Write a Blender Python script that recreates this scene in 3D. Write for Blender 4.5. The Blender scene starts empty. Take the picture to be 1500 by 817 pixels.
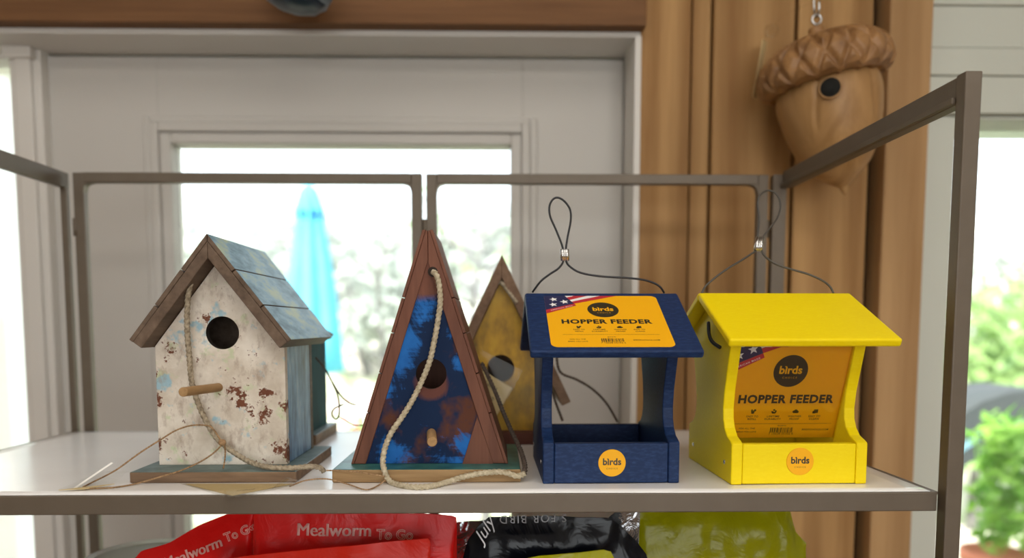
import bpy, math, random
from mathutils import Vector, Matrix, noise
random.seed(7)
S = bpy.context.scene
C = S.collection
R = math.radians

# ------------------------------------------------------------------ camera, sky, sun, added fill lights, exposure
cam = bpy.data.cameras.new('camera')
camo = bpy.data.objects.new('camera', cam); C.objects.link(camo)
camo.location = (0, 0, 1.58)
camo.rotation_euler = (R(85.5), 0, R(-1.06))
cam.sensor_width = 36; cam.lens = 26; cam.shift_y = 0.1023
cam.clip_start = 0.02; cam.clip_end = 300
cam.dof.use_dof = True; cam.dof.focus_distance = 0.70; cam.dof.aperture_fstop = 2.7
S.camera = camo
S.view_settings.view_transform = 'Standard'; S.view_settings.look = 'None'
S.view_settings.exposure = 0.16; S.view_settings.gamma = 1.0
try: S.view_settings.use_curve_mapping = False
except Exception: pass
W = bpy.data.worlds.new('sky'); S.world = W; W.use_nodes = True
bg = W.node_tree.nodes['Background']
bg.inputs[0].default_value = (0.86, 0.93, 1.0, 1); bg.inputs[1].default_value = 2.6
sun = bpy.data.lights.new('sun', 'SUN'); sun.energy = 10; sun.angle = R(2); sun.color = (1, .96, .9)
suno = bpy.data.objects.new('sun', sun); C.objects.link(suno)
suno.rotation_euler = (R(42), 0, R(-35))
def overhead_fill(x, y, w, sx, sy, col=(1, .95, .88)):  # added overhead area lights without fixtures, out of view, to fill the room
    l = bpy.data.lights.new('overhead_fill_light', 'AREA'); l.shape = 'RECTANGLE'; l.size = sx; l.size_y = sy
    l.energy = w; l.color = col
    o = bpy.data.objects.new('overhead_fill_light', l); C.objects.link(o); o.location = (x, y, 2.56)
    return o
overhead_fill(0.55, -0.75, 11, 1.2, .6)
overhead_fill(-.1, .30, 4, 1.2, .6)  # added above the shelf to brighten the paper and roofs
overhead_fill(-1.3, -0.9, 7, 1.2, .6)
overhead_fill(2.0, -0.9, 8, 1.2, .6)
# added area light behind the camera, brightens the shelf from the front
wl = bpy.data.lights.new('rear_fill_light', 'AREA'); wl.shape = 'RECTANGLE'; wl.size = 2.6; wl.size_y = 1.5; wl.energy = 30; wl.color = (1, .97, .92)
wlo = bpy.data.objects.new('rear_fill_light', wl); C.objects.link(wlo); wlo.location = (.5, -3.46, 1.6); wlo.rotation_euler = (R(90), 0, 0)

# ------------------------------------------------------------------ helpers: properties, objects
def tag(o, label=None, cat=None, group=None, kind=None):
    if label: o['label'] = label
    if cat: o['category'] = cat
    if group: o['group'] = group
    if kind: o['kind'] = kind
    return o
def thing(name, label, cat, loc=(0, 0, 0), rz=0, group=None, kind=None):
    o = bpy.data.objects.new(name, None); C.objects.link(o)
    o.location = loc; o.rotation_euler = (0, 0, R(rz)); o.empty_display_size = .02
    tag(o, label, cat, group, kind)
    o['_m'] = 1; del o['_m']
    return o
def mtx(o):
    m = Matrix.Translation(o.location) @ o.rotation_euler.to_matrix().to_4x4()
    return mtx(o.parent) @ m if o.parent else m

class MB:
    def __init__(s): s.v = []; s.f = []; s.m = []; s.s = []
    def face(s, idx, m=0, sm=False): s.f.append(idx); s.m.append(m); s.s.append(sm)
    def add(s, vs, fs, m=0, sm=False):
        b = len(s.v); s.v += [tuple(p) for p in vs]
        for f in fs: s.face([b + i for i in f], m, sm)
        return b
    def box(s, x0, x1, y0, y1, z0, z1, m=0, mx=None, mf=None):
        vs = [(x, y, z) for z in (z0, z1) for y in (y0, y1) for x in (x0, x1)]
        if mx is not None: vs = [tuple(mx @ Vector(p)) for p in vs]
        fs = [(0, 2, 3, 1), (4, 5, 7, 6), (0, 1, 5, 4), (2, 6, 7, 3), (0, 4, 6, 2), (1, 3, 7, 5)]  # bottom top front back left right
        b = len(s.v); s.v += vs
        for k, f in enumerate(fs): s.face([b + i for i in f], (mf or {}).get(k, m))
        return s
    def prism(s, poly, ax, d0, d1, m=0, mcap=None, medge=None):
        # poly in the two other axes (in x,y,z order), extruded along ax
        def pt(a, b, d):
            return (d, a, b) if ax == 0 else ((a, d, b) if ax == 1 else (a, b, d))
        n = len(poly); b = len(s.v)
        s.v += [pt(p[0], p[1], d0) for p in poly] + [pt(p[0], p[1], d1) for p in poly]
        area = sum(poly[i][0] * poly[(i + 1) % n][1] - poly[(i + 1) % n][0] * poly[i][1] for i in range(n))
        flip = (area > 0) ^ (ax == 1)
        c0 = list(range(n)); c1 = list(range(n, 2 * n))
        mc = m if mcap is None else mcap
        s.face([b + i for i in (c0[::-1] if flip else c0)], mc); s.face([b + i for i in (c1 if flip else c1[::-1])], mc)
        for i in range(n):
            j = (i + 1) % n
            q = [i, j, n + j, n + i]
            s.face([b + k for k in (q if flip else q[::-1])], (medge or {}).get(i, m))
        return s
    def panel_hole(s, poly, c, r, y0, y1, m=0, mh=None, seg=36):
        # star-shaped polygon in x,z with a round hole at c, between y0 (front) and y1
        angs = [2 * math.pi * k / seg for k in range(seg)] + [math.atan2(p[1] - c[1], p[0] - c[0]) % (2 * math.pi) for p in poly]
        angs = sorted(angs); an = []
        for a in angs:
            if not an or a - an[-1] > 1e-3: an.append(a)
        out = []
        for a in an:
            dx, dz = math.cos(a), math.sin(a); best = None
            for i in range(len(poly)):
                p, q = poly[i], poly[(i + 1) % len(poly)]
                ex, ez = q[0] - p[0], q[1] - p[1]
                den = dx * ez - dz * ex
                if abs(den) < 1e-9: continue
                t = ((p[0] - c[0]) * ez - (p[1] - c[1]) * ex) / den
                u = ((p[0] - c[0]) * dz - (p[1] - c[1]) * dx) / den
                if t > 0 and -1e-4 <= u <= 1.0001 and (best is None or t < best): best = t
            out.append((c[0] + dx * best, c[1] + dz * best))
        inn = [(c[0] + r * math.cos(a), c[1] + r * math.sin(a)) for a in an]
        n = len(an); b = len(s.v)
        for y in (y0, y1):
            s.v += [(p[0], y, p[1]) for p in out] + [(p[0], y, p[1]) for p in inn]
        mh = m if mh is None else mh
        for i in range(n):
            j = (i + 1) % n
            s.face([b + i, b + j, b + n + j, b + n + i], m)
            s.face([b + 2 * n + j, b + 2 * n + i, b + 3 * n + i, b + 3 * n + j], m)
            s.face([b + n + i, b + n + j, b + 3 * n + j, b + 3 * n + i], mh)
            s.face([b + j, b + i, b + 2 * n + i, b + 2 * n + j], m)
        return s
    def sweep(s, pts, r, seg=10, m=0, lobes=0, pitch=.01, closed=False, step=None, taper=None):
        pts = smooth(pts, step or r * 1.2, closed)
        n = len(pts); rings = []; dist = 0
        up = Vector((0.13, .21, 1)); prev = None
        b = len(s.v)
        for i, p in enumerate(pts):
            t = (pts[(i + 1) % n] - pts[i - 1]) if closed else (pts[min(i + 1, n - 1)] - pts[max(i - 1, 0)])
            if t.length < 1e-9: t = Vector((0, 0, 1))
            t.normalize()
            if prev is None:
                nx = t.cross(up); nx = nx if nx.length > 1e-3 else t.cross(Vector((1, 0, 0)))
            else: nx = prev - t * prev.dot(t)
            nx.normalize(); prev = nx; ny = t.cross(nx)
            if i: dist += (pts[i] - pts[i - 1]).length
            ph = dist / pitch * 2 * math.pi
            rr = r * (taper(i / max(1, n - 1)) if taper else 1)
            for k in range(seg):
                a = 2 * math.pi * k / seg
                q = rr * ((.60 + .50 * abs(math.cos(lobes / 2 * (a - ph / 1)))) if lobes else 1)
                s.v.append(tuple(p + nx * (q * math.cos(a)) + ny * (q * math.sin(a))))
        for i in range(n if closed else n - 1):
            i2 = (i + 1) % n
            for k in range(seg):
                k2 = (k + 1) % seg
                s.face([b + i * seg + k, b + i * seg + k2, b + i2 * seg + k2, b + i2 * seg + k], m, True)
        if not closed:
            s.face([b + k for k in range(seg)][::-1], m); s.face([b + (n - 1) * seg + k for k in range(seg)], m)
        return s
    def lathe(s, prof, seg=32, m=0, mx=None, fn=None, cap=True):
        b = len(s.v); n = len(prof)
        for (r, z) in prof:
            for k in range(seg):
                a = 2 * math.pi * k / seg
                p = Vector((r * math.cos(a), r * math.sin(a), z))
                if fn: p = fn(p, r, z, a)
                if mx is not None: p = mx @ p
                s.v.append(tuple(p))
        for i in range(n - 1):
            for k in range(seg):
                k2 = (k + 1) % seg
                s.face([b + i * seg + k, b + i * seg + k2, b + (i + 1) * seg + k2, b + (i + 1) * seg + k], m, True)
        if cap:
            if prof[0][0] > 1e-6: s.face([b + k for k in range(seg)][::-1], m)
            if prof[-1][0] > 1e-6: s.face([b + (n - 1) * seg + k for k in range(seg)], m)
        return s
    def cyl(s, p0, p1, r, seg=16, m=0, r1=None):
        p0, p1 = Vector(p0), Vector(p1); d = p1 - p0
        q = Vector((0, 0, 1)).rotation_difference(d.normalized())
        mx = Matrix.Translation(p0) @ q.to_matrix().to_4x4()
        return s.lathe([(r, 0), (r if r1 is None else r1, d.length)], seg, m, mx)
    def text(s, body, fn, width=None, height=None, cx=0, cy=0, bold=0, m=0, space=1.0, align='c', rot=0, shear=0, divide=False):
        vs, fs = text_mesh(body, bold, space, shear)
        xs = [p[0] for p in vs]; ys = [p[1] for p in vs]
        w = max(xs) - min(xs); h = max(ys) - min(ys)
        k = width / w if width else height / h
        ox = (min(xs) + max(xs)) / 2 if align == 'c' else min(xs)
        oy = (min(ys) + max(ys)) / 2
        ca, sa = math.cos(rot), math.sin(rot)
        out = []
        for p in vs:
            x, y = (p[0] - ox) * k, (p[1] - oy) * k
            out.append(fn(cx + x * ca - y * sa, cy + x * sa + y * ca))
        s.add(out, fs, m)
        return s
    def poly(s, pts, fn, m=0):
        a = sum(pts[i][0] * pts[(i + 1) % len(pts)][1] - pts[(i + 1) % len(pts)][0] * pts[i][1] for i in range(len(pts)))
        if a < 0: pts = pts[::-1]
        s.add([fn(*p) for p in pts], [list(range(len(pts)))], m); return s
    def disc(s, fn, cx, cy, r, m=0, seg=40):
        return s.poly([(cx + r * math.cos(2 * math.pi * k / seg), cy + r * math.sin(2 * math.pi * k / seg)) for k in range(seg)], fn, m)
    def world_to(s, root):
        mi = mtx(root).inverted(); s.v = [tuple(mi @ Vector(p)) for p in s.v]; return s
    def build(s, name, mats, parent=None, bev=0, seg=2, loc=None, label=None, mesh_only=False):
        me = bpy.data.meshes.new(name); me.from_pydata(s.v, [], s.f)
        for mm in (mats if isinstance(mats, (list, tuple)) else [mats]): me.materials.append(mm)
        me.polygons.foreach_set('material_index', s.m); me.polygons.foreach_set('use_smooth', s.s)
        me.update()
        o = bpy.data.objects.new(name, me); C.objects.link(o)
        if parent: o.parent = parent
        if loc: o.location = loc
        if bev:
            b = o.modifiers.new('bevel', 'BEVEL'); b.width = bev; b.segments = seg; b.limit_method = 'ANGLE'; b.angle_limit = R(40); b.harden_normals = False
        if label: o['label'] = label
        return o

def smooth(pts, step, closed=False):
    pts = [Vector(p) for p in pts]
    if len(pts) < 3:
        n = max(2, int((pts[-1] - pts[0]).length / step)); return [pts[0].lerp(pts[-1], i / n) for i in range(n + 1)]
    out = []; n = len(pts)
    for i in range(n if closed else n - 1):
        p1, p2 = pts[i], pts[(i + 1) % n]
        p0 = pts[i - 1] if (i or closed) else p1 * 2 - p2
        p3 = pts[(i + 2) % n] if (i + 2 < n or closed) else p2 * 2 - p1
        k = max(1, int((p2 - p1).length / step))
        for j in range(k):
            t = j / k
            out.append(.5 * ((2 * p1) + (p2 - p0) * t + (2 * p0 - 5 * p1 + 4 * p2 - p3) * t * t + (3 * p1 - p0 - 3 * p2 + p3) * t ** 3))
    if not closed: out.append(pts[-1])
    return out

_tc = {}
def text_mesh(body, bold=0, space=1.0, shear=0):
    key = (body, bold, space, shear)
    if key not in _tc:
        cu = bpy.data.curves.new('lettering', 'FONT'); cu.body = body; cu.size = 1; cu.offset = bold if bold > -1 else .008
        cu.space_character = space; cu.shear = shear; cu.resolution_u = 3; cu.fill_mode = 'FRONT'
        if bold < -1: cu.fill_mode = 'NONE'; cu.bevel_depth = .022; cu.bevel_resolution = 0
        o = bpy.data.objects.new('lettering', cu); C.objects.link(o)
        dg = bpy.context.evaluated_depsgraph_get()
        me = bpy.data.meshes.new_from_object(o.evaluated_get(dg))
        fs = []
        for p in me.polygons:
            if bold < -1 and p.normal.z < .2: continue
            f = list(p.vertices); fs.append(f if p.normal.z > 0 else f[::-1])
        _tc[key] = ([tuple(v.co) for v in me.vertices], fs)
        bpy.data.objects.remove(o); bpy.data.curves.remove(cu); bpy.data.meshes.remove(me)
    return _tc[key]

def copy_tree(o, parent=None):
    c = o.copy(); C.objects.link(c); c.parent = parent
    for ch in list(o.children): copy_tree(ch, c)
    return c

# ------------------------------------------------------------------ materials (all procedural)
class NT:
    def __init__(s, name):
        s.mat = bpy.data.materials.new(name); s.mat.use_nodes = True
        s.t = s.mat.node_tree; s.n = s.t.nodes; s.b = s.n['Principled BSDF']; s.out = s.n['Material Output']
        s.co = s.n.new('ShaderNodeTexCoord').outputs['Object']
    def link(s, a, b): s.t.links.new(a, b)
    def mapped(s, sc=(1, 1, 1), loc=(0, 0, 0), rot=(0, 0, 0)):
        m = s.n.new('ShaderNodeMapping'); m.inputs['Scale'].default_value = sc; m.inputs['Location'].default_value = loc
        m.inputs['Rotation'].default_value = rot; s.link(s.co, m.inputs[0]); return m.outputs[0]
    def noise(s, scale, detail=4, rough=.55, vec=None, dist=0):
        n = s.n.new('ShaderNodeTexNoise'); n.inputs['Scale'].default_value = scale; n.inputs['Detail'].default_value = detail
        n.inputs['Roughness'].default_value = rough; n.inputs['Distortion'].default_value = dist
        s.link(vec if vec is not None else s.co, n.inputs['Vector']); return n.outputs['Fac']
    def ramp(s, f, stops):
        r = s.n.new('ShaderNodeValToRGB'); e = r.color_ramp.elements
        while len(e) < len(stops): e.new(.5)
        for k, (p, c) in enumerate(stops):
            e[k].position = p; e[k].color = (c, c, c, 1) if isinstance(c, (int, float)) else (*c, 1)
        s.link(f, r.inputs[0]); return r.outputs[0]
    def mix(s, f, a, b, blend='MIX'):
        m = s.n.new('ShaderNodeMix'); m.data_type = 'RGBA'; m.blend_type = blend
        for sock, v in ((m.inputs[0], f), (m.inputs[6], a), (m.inputs[7], b)):
            if isinstance(v, tuple): sock.default_value = (*v, 1)
            elif isinstance(v, (int, float)): sock.default_value = v
            else: s.link(v, sock)
        return m.outputs[2]
    def math(s, op, a, b=None):
        m = s.n.new('ShaderNodeMath'); m.operation = op
        for k, v in enumerate((a, b)):
            if v is None: continue
            if isinstance(v, (int, float)): m.inputs[k].default_value = v
            else: s.link(v, m.inputs[k])
        return m.outputs[0]
    def blob(s, c, r, sc=(1, 1, 1)):
        # 1 at c, 0 beyond r
        v = s.n.new('ShaderNodeVectorMath'); v.operation = 'DISTANCE'
        s.link(s.mapped(sc), v.inputs[0]); v.inputs[1].default_value = tuple(c[i] * sc[i] for i in range(3))
        m = s.n.new('ShaderNodeMapRange'); s.link(v.outputs['Value'], m.inputs[0])
        m.inputs[1].default_value = 0; m.inputs[2].default_value = r; m.inputs[3].default_value = 1; m.inputs[4].default_value = 0
        return m.outputs[0]
    def axis(s, k, a, b):
        x = s.n.new('ShaderNodeSeparateXYZ'); s.link(s.co, x.inputs[0])
        m = s.n.new('ShaderNodeMapRange'); s.link(x.outputs[k], m.inputs[0]); m.inputs[1].default_value = a; m.inputs[2].default_value = b
        return m.outputs[0]
    def bump(s, f, strength=.3, dist=.001):
        b = s.n.new('ShaderNodeBump'); b.inputs['Strength'].default_value = strength; b.inputs['Distance'].default_value = dist
        s.link(f, b.inputs['Height']); s.link(b.outputs[0], s.b.inputs['Normal']); return s
    def fin(s, col, rough=.6, metal=0, spec=.5, coat=0):
        if isinstance(col, tuple): s.b.inputs['Base Color'].default_value = (*col, 1)
        else: s.link(col, s.b.inputs['Base Color'])
        if isinstance(rough, (int, float)): s.b.inputs['Roughness'].default_value = rough
        else: s.link(rough, s.b.inputs['Roughness'])
        s.b.inputs['Metallic'].default_value = metal; s.b.inputs['Specular IOR Level'].default_value = spec
        s.b.inputs['Coat Weight'].default_value = coat
        return s.mat
def srgb(r, g, b):
    return tuple(((c / 255 / 12.92) if c / 255 <= .04045 else ((c / 255 + .055) / 1.055) ** 2.4) for c in (r, g, b))
def plain(name, col, rough=.5, metal=0, spec=.5): return NT(name).fin(col, rough, metal, spec)

def wood(name, dark, light, axis=2, scale=60, stretch=12, rough=.65, bump=.25, knots=False, bd=.0006):
    n = NT(name); sc = [1, 1, 1]; sc[axis] = 1 / stretch
    v = n.mapped(tuple(sc))
    a = n.noise(scale, 6, .6, v, .6); b = n.noise(scale * 4.5, 4, .6, v)
    f = n.mix(.35, a, b)
    if knots:
        w = n.n.new('ShaderNodeTexWave'); w.wave_type = 'BANDS'; w.bands_direction = 'X'
        w.inputs['Scale'].default_value = 2.6; w.inputs['Distortion'].default_value = 11; w.inputs['Detail'].default_value = 2; w.inputs['Detail Scale'].default_value = .6
        n.link(n.mapped((1.6, 1, .16)), w.inputs['Vector']); f = n.mix(.22, f, w.outputs['Fac'])
    col = n.ramp(f, [(.30, dark), (.70, light)])
    if knots:
        k = n.n.new('ShaderNodeTexVoronoi'); k.inputs['Scale'].default_value = 4.2
        n.link(n.mapped((1, 1, .55)), k.inputs['Vector'])
        km = n.ramp(k.outputs['Distance'], [(.03, 1.0), (.10, 0.0)])
        col = n.mix(km, col, tuple(c * .35 for c in dark))
        big = n.noise(1.8, 2, .5, n.mapped((3, 3, .4)))
        col = n.mix(n.ramp(big, [(.35, 0.0), (.7, .5)]), col, tuple(c * .7 for c in dark))
    n.bump(f, bump, bd)
    return n.fin(col, rough, 0, .2)

# ------------------------------------------------------------------ structure
M_white = plain('white_door_paint', srgb(196, 192, 186), .55, 0, .3)
M_white2 = plain('white_frame_paint', srgb(216, 212, 206), .5)
n = NT('pale_grey_green_paint'); M_pale = n.fin(n.mix(n.ramp(n.noise(3, 3), [(.4, 0.0), (.6, .4)]), srgb(206, 210, 200), srgb(196, 200, 190)), .6)
M_plaster = plain('room_plaster', srgb(222, 214, 200), .9)
M_floorwood = wood('floor_boards', srgb(120, 90, 62), srgb(160, 124, 88), 1, 14, 14)
M_pine = wood('pine_board', srgb(150, 110, 66), srgb(206, 164, 110), 2, 26, 18, .6, .12, True)
M_pine2 = wood('pine_board_pale', srgb(164, 126, 84), srgb(200, 162, 116), 2, 30, 18, .6, .12, True)
M_beam = wood('brown_beam', srgb(96, 66, 42), srgb(134, 96, 64), 0, 22, 16, .65, .15)
M_dark = plain('recess_shade', srgb(42, 32, 26), .9)  # shade of gaps and hole interiors put into the colour
def glass_mat(name, tint=(1, 1, 1), rough=.0, refl=1.0):
    n = NT(name); t = n.n.new('ShaderNodeBsdfTransparent'); t.inputs[0].default_value = (*tint, 1)
    g = n.n.new('ShaderNodeBsdfGlossy'); g.inputs['Roughness'].default_value = rough
    fr = n.n.new('ShaderNodeFresnel'); fr.inputs[0].default_value = 1.45
    m = n.n.new('ShaderNodeMixShader'); n.link(n.math('MULTIPLY', fr.outputs[0], refl), m.inputs[0]); n.link(t.outputs[0], m.inputs[1]); n.link(g.outputs[0], m.inputs[2])
    n.link(m.outputs[0], n.out.inputs[0]); n.n.remove(n.b); return n.mat
M_glass = glass_mat('window_glass', (.97, .985, .98), .0)

def struct(name, mb, mats, bev=0, parent=None):
    o = mb.build(name, mats, parent, bev)
    if not parent: o['kind'] = 'structure'
    return o
YF = 1.17      # face of the wooden wall
YD = 1.26      # face of the recessed door
struct('floor', MB().box(-3, 3, -3.5, 1.4, -.05, 0), M_floorwood)
struct('ceiling', MB().box(-3, 3, -3.5, 1.4, 2.62, 2.75), M_plaster)
struct('wall_left', MB().box(-3.1, -3, -3.5, 1.4, 0, 2.62), M_plaster)
struct('wall_right', MB().box(3, 3.1, -3.5, 1.4, 0, 2.62), M_plaster)
struct('wall_near', MB().box(-3.1, -.8, -3.6, -3.5, 0, 2.62).box(1.8, 3.1, -3.6, -3.5, 0, 2.62).box(-.8, 1.8, -3.6, -3.5, 0, .85).box(-.8, 1.8, -3.6, -3.5, 2.35, 2.62), M_plaster)
w3 = bpy.data.objects.new('added_window', None); C.objects.link(w3); w3['kind'] = 'structure'  # unseen window, added to go with the fill light
MB().box(-.8, -.74, -3.58, -3.5, .85, 2.35).box(1.74, 1.8, -3.58, -3.5, .85, 2.35).box(-.74, 1.74, -3.58, -3.5, .85, .91).box(-.74, 1.74, -3.58, -3.5, 2.29, 2.35).build('window_frame', M_white2, w3)
MB().box(-.74, 1.74, -3.55, -3.546, .91, 2.29).build('pane', M_glass, w3)
ZH = 2.0306          # underside of the beam
XJ = 0.2201         # right edge of the door opening
XW = 0.6603        # right edge of the pine post
struct('trim_1', MB().box(-3, XJ + .004, YF - .02, 1.38, ZH, 2.62), M_beam, .002)         # brown beam over the door
# white jamb lining: head and right side
jm = MB().box(-1.35, XJ, YF + .004, 1.36, ZH - .008, ZH)
jm.box(XJ - .010, XJ, YF - .004, 1.36, 0, ZH - .008)
struct('trim_2', jm, M_white2, .001)
# far wall: cavity backing, pine boards, painted boards
wb = bpy.data.objects.new('wall_far', None); C.objects.link(wb); wb['kind'] = 'structure'
MB().box(XJ, XW, YF + .03, 1.36, 0, 2.62).build('backing', M_dark, wb)
bx = [(936, 1008, 0), (1011, 1038, .006), (1041, 1157, 0), (1164, 1271, .002)]
for (a, b, dy) in bx:
    x0 = {936: 0.2201, 1011: 0.3004, 1041: 0.3326, 1164: 0.4639}[a]
    x1 = {1008: 0.2972, 1038: 0.3294, 1157: 0.4575, 1271: 0.5806}[b]
    mb = MB().box(x0, x1, 0, .026 + 0, -1.3, 1.3)
    o = mb.build('board', M_pine, wb, .0025); o.location = (0, YF + dy, 1.305)
o = MB().box(0.5939, XW, 0, .05, -1.3, 1.3).build('board', M_pine2, wb, .003); o.location = (0, YF - .022, 1.305)
ZW = 1.9186
XG = 0.7435
zz = [2.62, 2.0850, 2.0201, 1.9769, ZW]
for k in range(4):
    MB().box(XW, 3.0, 1.20 + (.003 if k % 2 else 0), 1.36, zz[k + 1] + .0012, zz[k]).build('painted_board', M_pale, wb, .0015)
MB().box(XG + .9, 3.0, 1.2, 1.36, 0, ZW).build('painted_board', M_pale, wb)
MB().box(XW, XG + .9, 1.2, 1.36, 0, .82).build('painted_board', M_pale, wb)
MB().box(-3, -1.35, 1.2, 1.36, 0, ZH).build('plaster_face', M_plaster, wb)
# right window
w2 = bpy.data.objects.new('window_2', None); C.objects.link(w2); w2['kind'] = 'structure'
f = MB().box(XW, XG, 1.215, 1.34, .82, ZW).box(XG + .84, XG + .9, 1.215, 1.34, .82, ZW).box(XG, XG + .84, 1.215, 1.34, .82, .9).box(XG, XG + .84, 1.215, 1.34, ZW - .006, ZW)
f.build('window_frame', M_pale, w2, .002)
MB().box(XG, XG + .84, 1.28, 1.284, .9, ZW - .006).build('pane', M_glass, w2)
# sidelight left of the door
XM0, XM1 = -0.7857, -0.7357
w1 = bpy.data.objects.new('window_1', None); C.objects.link(w1); w1['kind'] = 'structure'
f = MB().box(-1.35, XM0, 1.26, 1.34, 0, .35).box(-1.35, XM0, 1.26, 1.34, ZH - .016, ZH - .008).box(-1.35, -1.29, 1.25, 1.34, 0, ZH - .008)
f.build('window_frame', M_white2, w1, .002)
MB().box(-1.29, XM0, 1.30, 1.304, .35, ZH - .016).build('pane', M_glass, w1)
zb = 2.0089
f = MB().box(XM0, XM1, 1.24, 1.36, 0, ZH - .008).box(XM0 + .012, XM1 - .012, 1.232, 1.24, 0, zb).box(XM0 - .002, XM1 - .006, 1.224, 1.24, zb - .004, ZH - .008)
struct('trim_3', f, M_white2, .002)
# the door: slab with a glazed panel
d1 = bpy.data.objects.new('door_1', None); C.objects.link(d1); d1['kind'] = 'structure'
LX0, LX1, LZ1, LZ0 = -0.5395, 0.0210, 1.8791, .34
DX1 = XJ - .010
sl = MB().box(XM1, LX0 - .02, YD, YD + .045, .01, ZH - .012).box(LX1 + .02, DX1 - .002, YD, YD + .045, .01, ZH - .012)
sl.box(LX0 - .02, LX1 + .02, YD, YD + .045, LZ1 + .02, ZH - .012).box(LX0 - .02, LX1 + .02, YD, YD + .045, .01, LZ0 - .02)
sl.build('slab', M_white, d1, .001)
def ring(mb, x0, x1, z0, z1, w, ya, yb):
    mb.box(x0 - w, x0, ya, yb, z0 - w, z1 + w).box(x1, x1 + w, ya, yb, z0 - w, z1 + w)
    mb.box(x0, x1, ya, yb, z1, z1 + w).box(x0, x1, ya, yb, z0 - w, z0)
mo = MB(); ring(mo, LX0, LX1, LZ0, LZ1, .018, YD - .006, YD + .04)
ring(mo, LX0 - .018, LX1 + .018, LZ0 - .018, LZ1 + .018, .014, YD - .012, YD + .002)
ring(mo, LX0 - .032, LX1 + .032, LZ0 - .032, LZ1 + .032, .012, YD - .007, YD + .002)
mo.build('glazing_moulding', M_white, d1, .003)
MB().box(LX0, LX1, YD + .02, YD + .025, LZ0, LZ1).build('pane', M_glass, d1)

# ------------------------------------------------------------------ outdoors
n = NT('pale_gravel'); a = n.noise(1.2, 5); b = n.noise(30, 3)
M_ground = n.fin(n.mix(n.ramp(a, [(.42, 0.0), (.6, 1.0)]), n.mix(b, srgb(200, 190, 176), srgb(225, 218, 206)), srgb(140, 160, 95)), .95)
n = NT('dry_hillside'); a = n.noise(.9, 6, .65); b = n.noise(3.5, 4)
M_hill = n.fin(n.mix(n.ramp(b, [(.45, 0.0), (.62, .8)]), n.ramp(a, [(.38, srgb(190, 190, 180)), (.5, srgb(214, 206, 194)), (.62, srgb(200, 204, 184))]), srgb(190, 195, 190)), .95)
def terrain(x, y):
    t = max(0, y - 7)
    return -.12 + 6.5 * (1 - math.exp(-t / 9)) * (t / (t + 2)) + .5 * noise.noise(Vector((x * .3, y * .3, 0))) * min(1, t / 4)
mb = MB(); nx, ny = 48, 40
for j in range(ny + 1):
    y = 1.45 + (j / ny) ** 1.6 * 48
    for i in range(nx + 1):
        x = -30 + 60 * i / nx
        mb.v.append((x, y, terrain(x, y)))
for j in range(ny):
    for i in range(nx):
        a = j * (nx + 1) + i
        mb.face([a, a + 1, a + nx + 2, a + nx + 1], 1 if j > 14 else 0, True)
struct('ground', mb, [M_ground, M_hill])

def leafmat(name, c1, c2):
    n = NT(name); col = n.ramp(n.noise(9, 3), [(.35, c1), (.65, c2)])
    m = n.fin(col, .55); n.b.inputs['Transmission Weight'].default_value = 0
    n.b.inputs['Subsurface Weight'].default_value = 0
    tr = n.n.new('ShaderNodeBsdfTranslucent'); n.link(col, tr.inputs[0])
    mx = n.n.new('ShaderNodeMixShader'); mx.inputs[0].default_value = .45
    n.link(n.b.outputs[0], mx.inputs[1]); n.link(tr.outputs[0], mx.inputs[2]); n.link(mx.outputs[0], n.out.inputs[0])
    return m
L_grey = leafmat('grey_green_leaves', srgb(168, 176, 172), srgb(214, 218, 210))
L_green = leafmat('green_leaves', srgb(120, 156, 92), srgb(176, 204, 130))
L_bright = leafmat('bright_green_leaves', srgb(96, 160, 50), srgb(170, 210, 100))
L_pink = leafmat('pink_petals', srgb(220, 40, 120), srgb(240, 110, 170))
L_red = leafmat('red_petals', srgb(200, 40, 40), srgb(230, 90, 70))
M_bark = wood('grey_bark', srgb(98, 96, 98), srgb(150, 146, 142), 2, 30, 6)
def leaves(mb, c, rad, n, size, m=0, shell=.5):
    for _ in range(n):
        d = Vector((random.gauss(0, 1), random.gauss(0, 1), random.gauss(0, 1))).normalized() * (shell + (1 - shell) * random.random())
        p = Vector(c) + Vector((d.x * rad[0], d.y * rad[1], d.z * rad[2]))
        a = Vector((random.gauss(0, 1), random.gauss(0, 1), random.gauss(0, 1))).normalized()
        b = a.orthogonal().normalized(); s = size * random.uniform(.6, 1.3)
        mb.add([p - a * s, p + b * s * .45, p + a * s, p - b * s * .45], [(0, 1, 2, 3)], m)
def shrub(name, label, x, y, rad, nleaf, size, lm, group=None, flowers=None, base=None):
    z = terrain(x, y) if base is None else base
    t = thing(name, label, 'shrub' if 'tree' not in name else 'tree', (x, y, z), 0, group)
    mb = MB()
    for _ in range(7):
        o = (random.uniform(-.5, .5) * rad[0], random.uniform(-.5, .5) * rad[1], rad[2] * random.uniform(.7, 1.35))
        leaves(mb, o, (rad[0] * .6, rad[1] * .6, rad[2] * .62), nleaf // 7, size)
    tag(mb.build('foliage', lm, t), kind='stuff')
    st = MB()
    for k in range(4):
        a = random.random() * 6.28
        st.sweep([(0, 0, -.05), (math.cos(a) * rad[0] * .2, math.sin(a) * rad[1] * .2, rad[2] * .5), (math.cos(a) * rad[0] * .5, math.sin(a) * rad[1] * .5, rad[2] * 1.3)], .03 * rad[2], 6, step=.2)
    st.build('stem', M_bark, t)
    if flowers:
        fl = MB(); leaves(fl, (0, 0, rad[2]), (rad[0], rad[1], rad[2]), 120, size * .8, 0, .9)
        tag(fl.build('blossom', flowers, t), kind='stuff')
    return t
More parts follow.
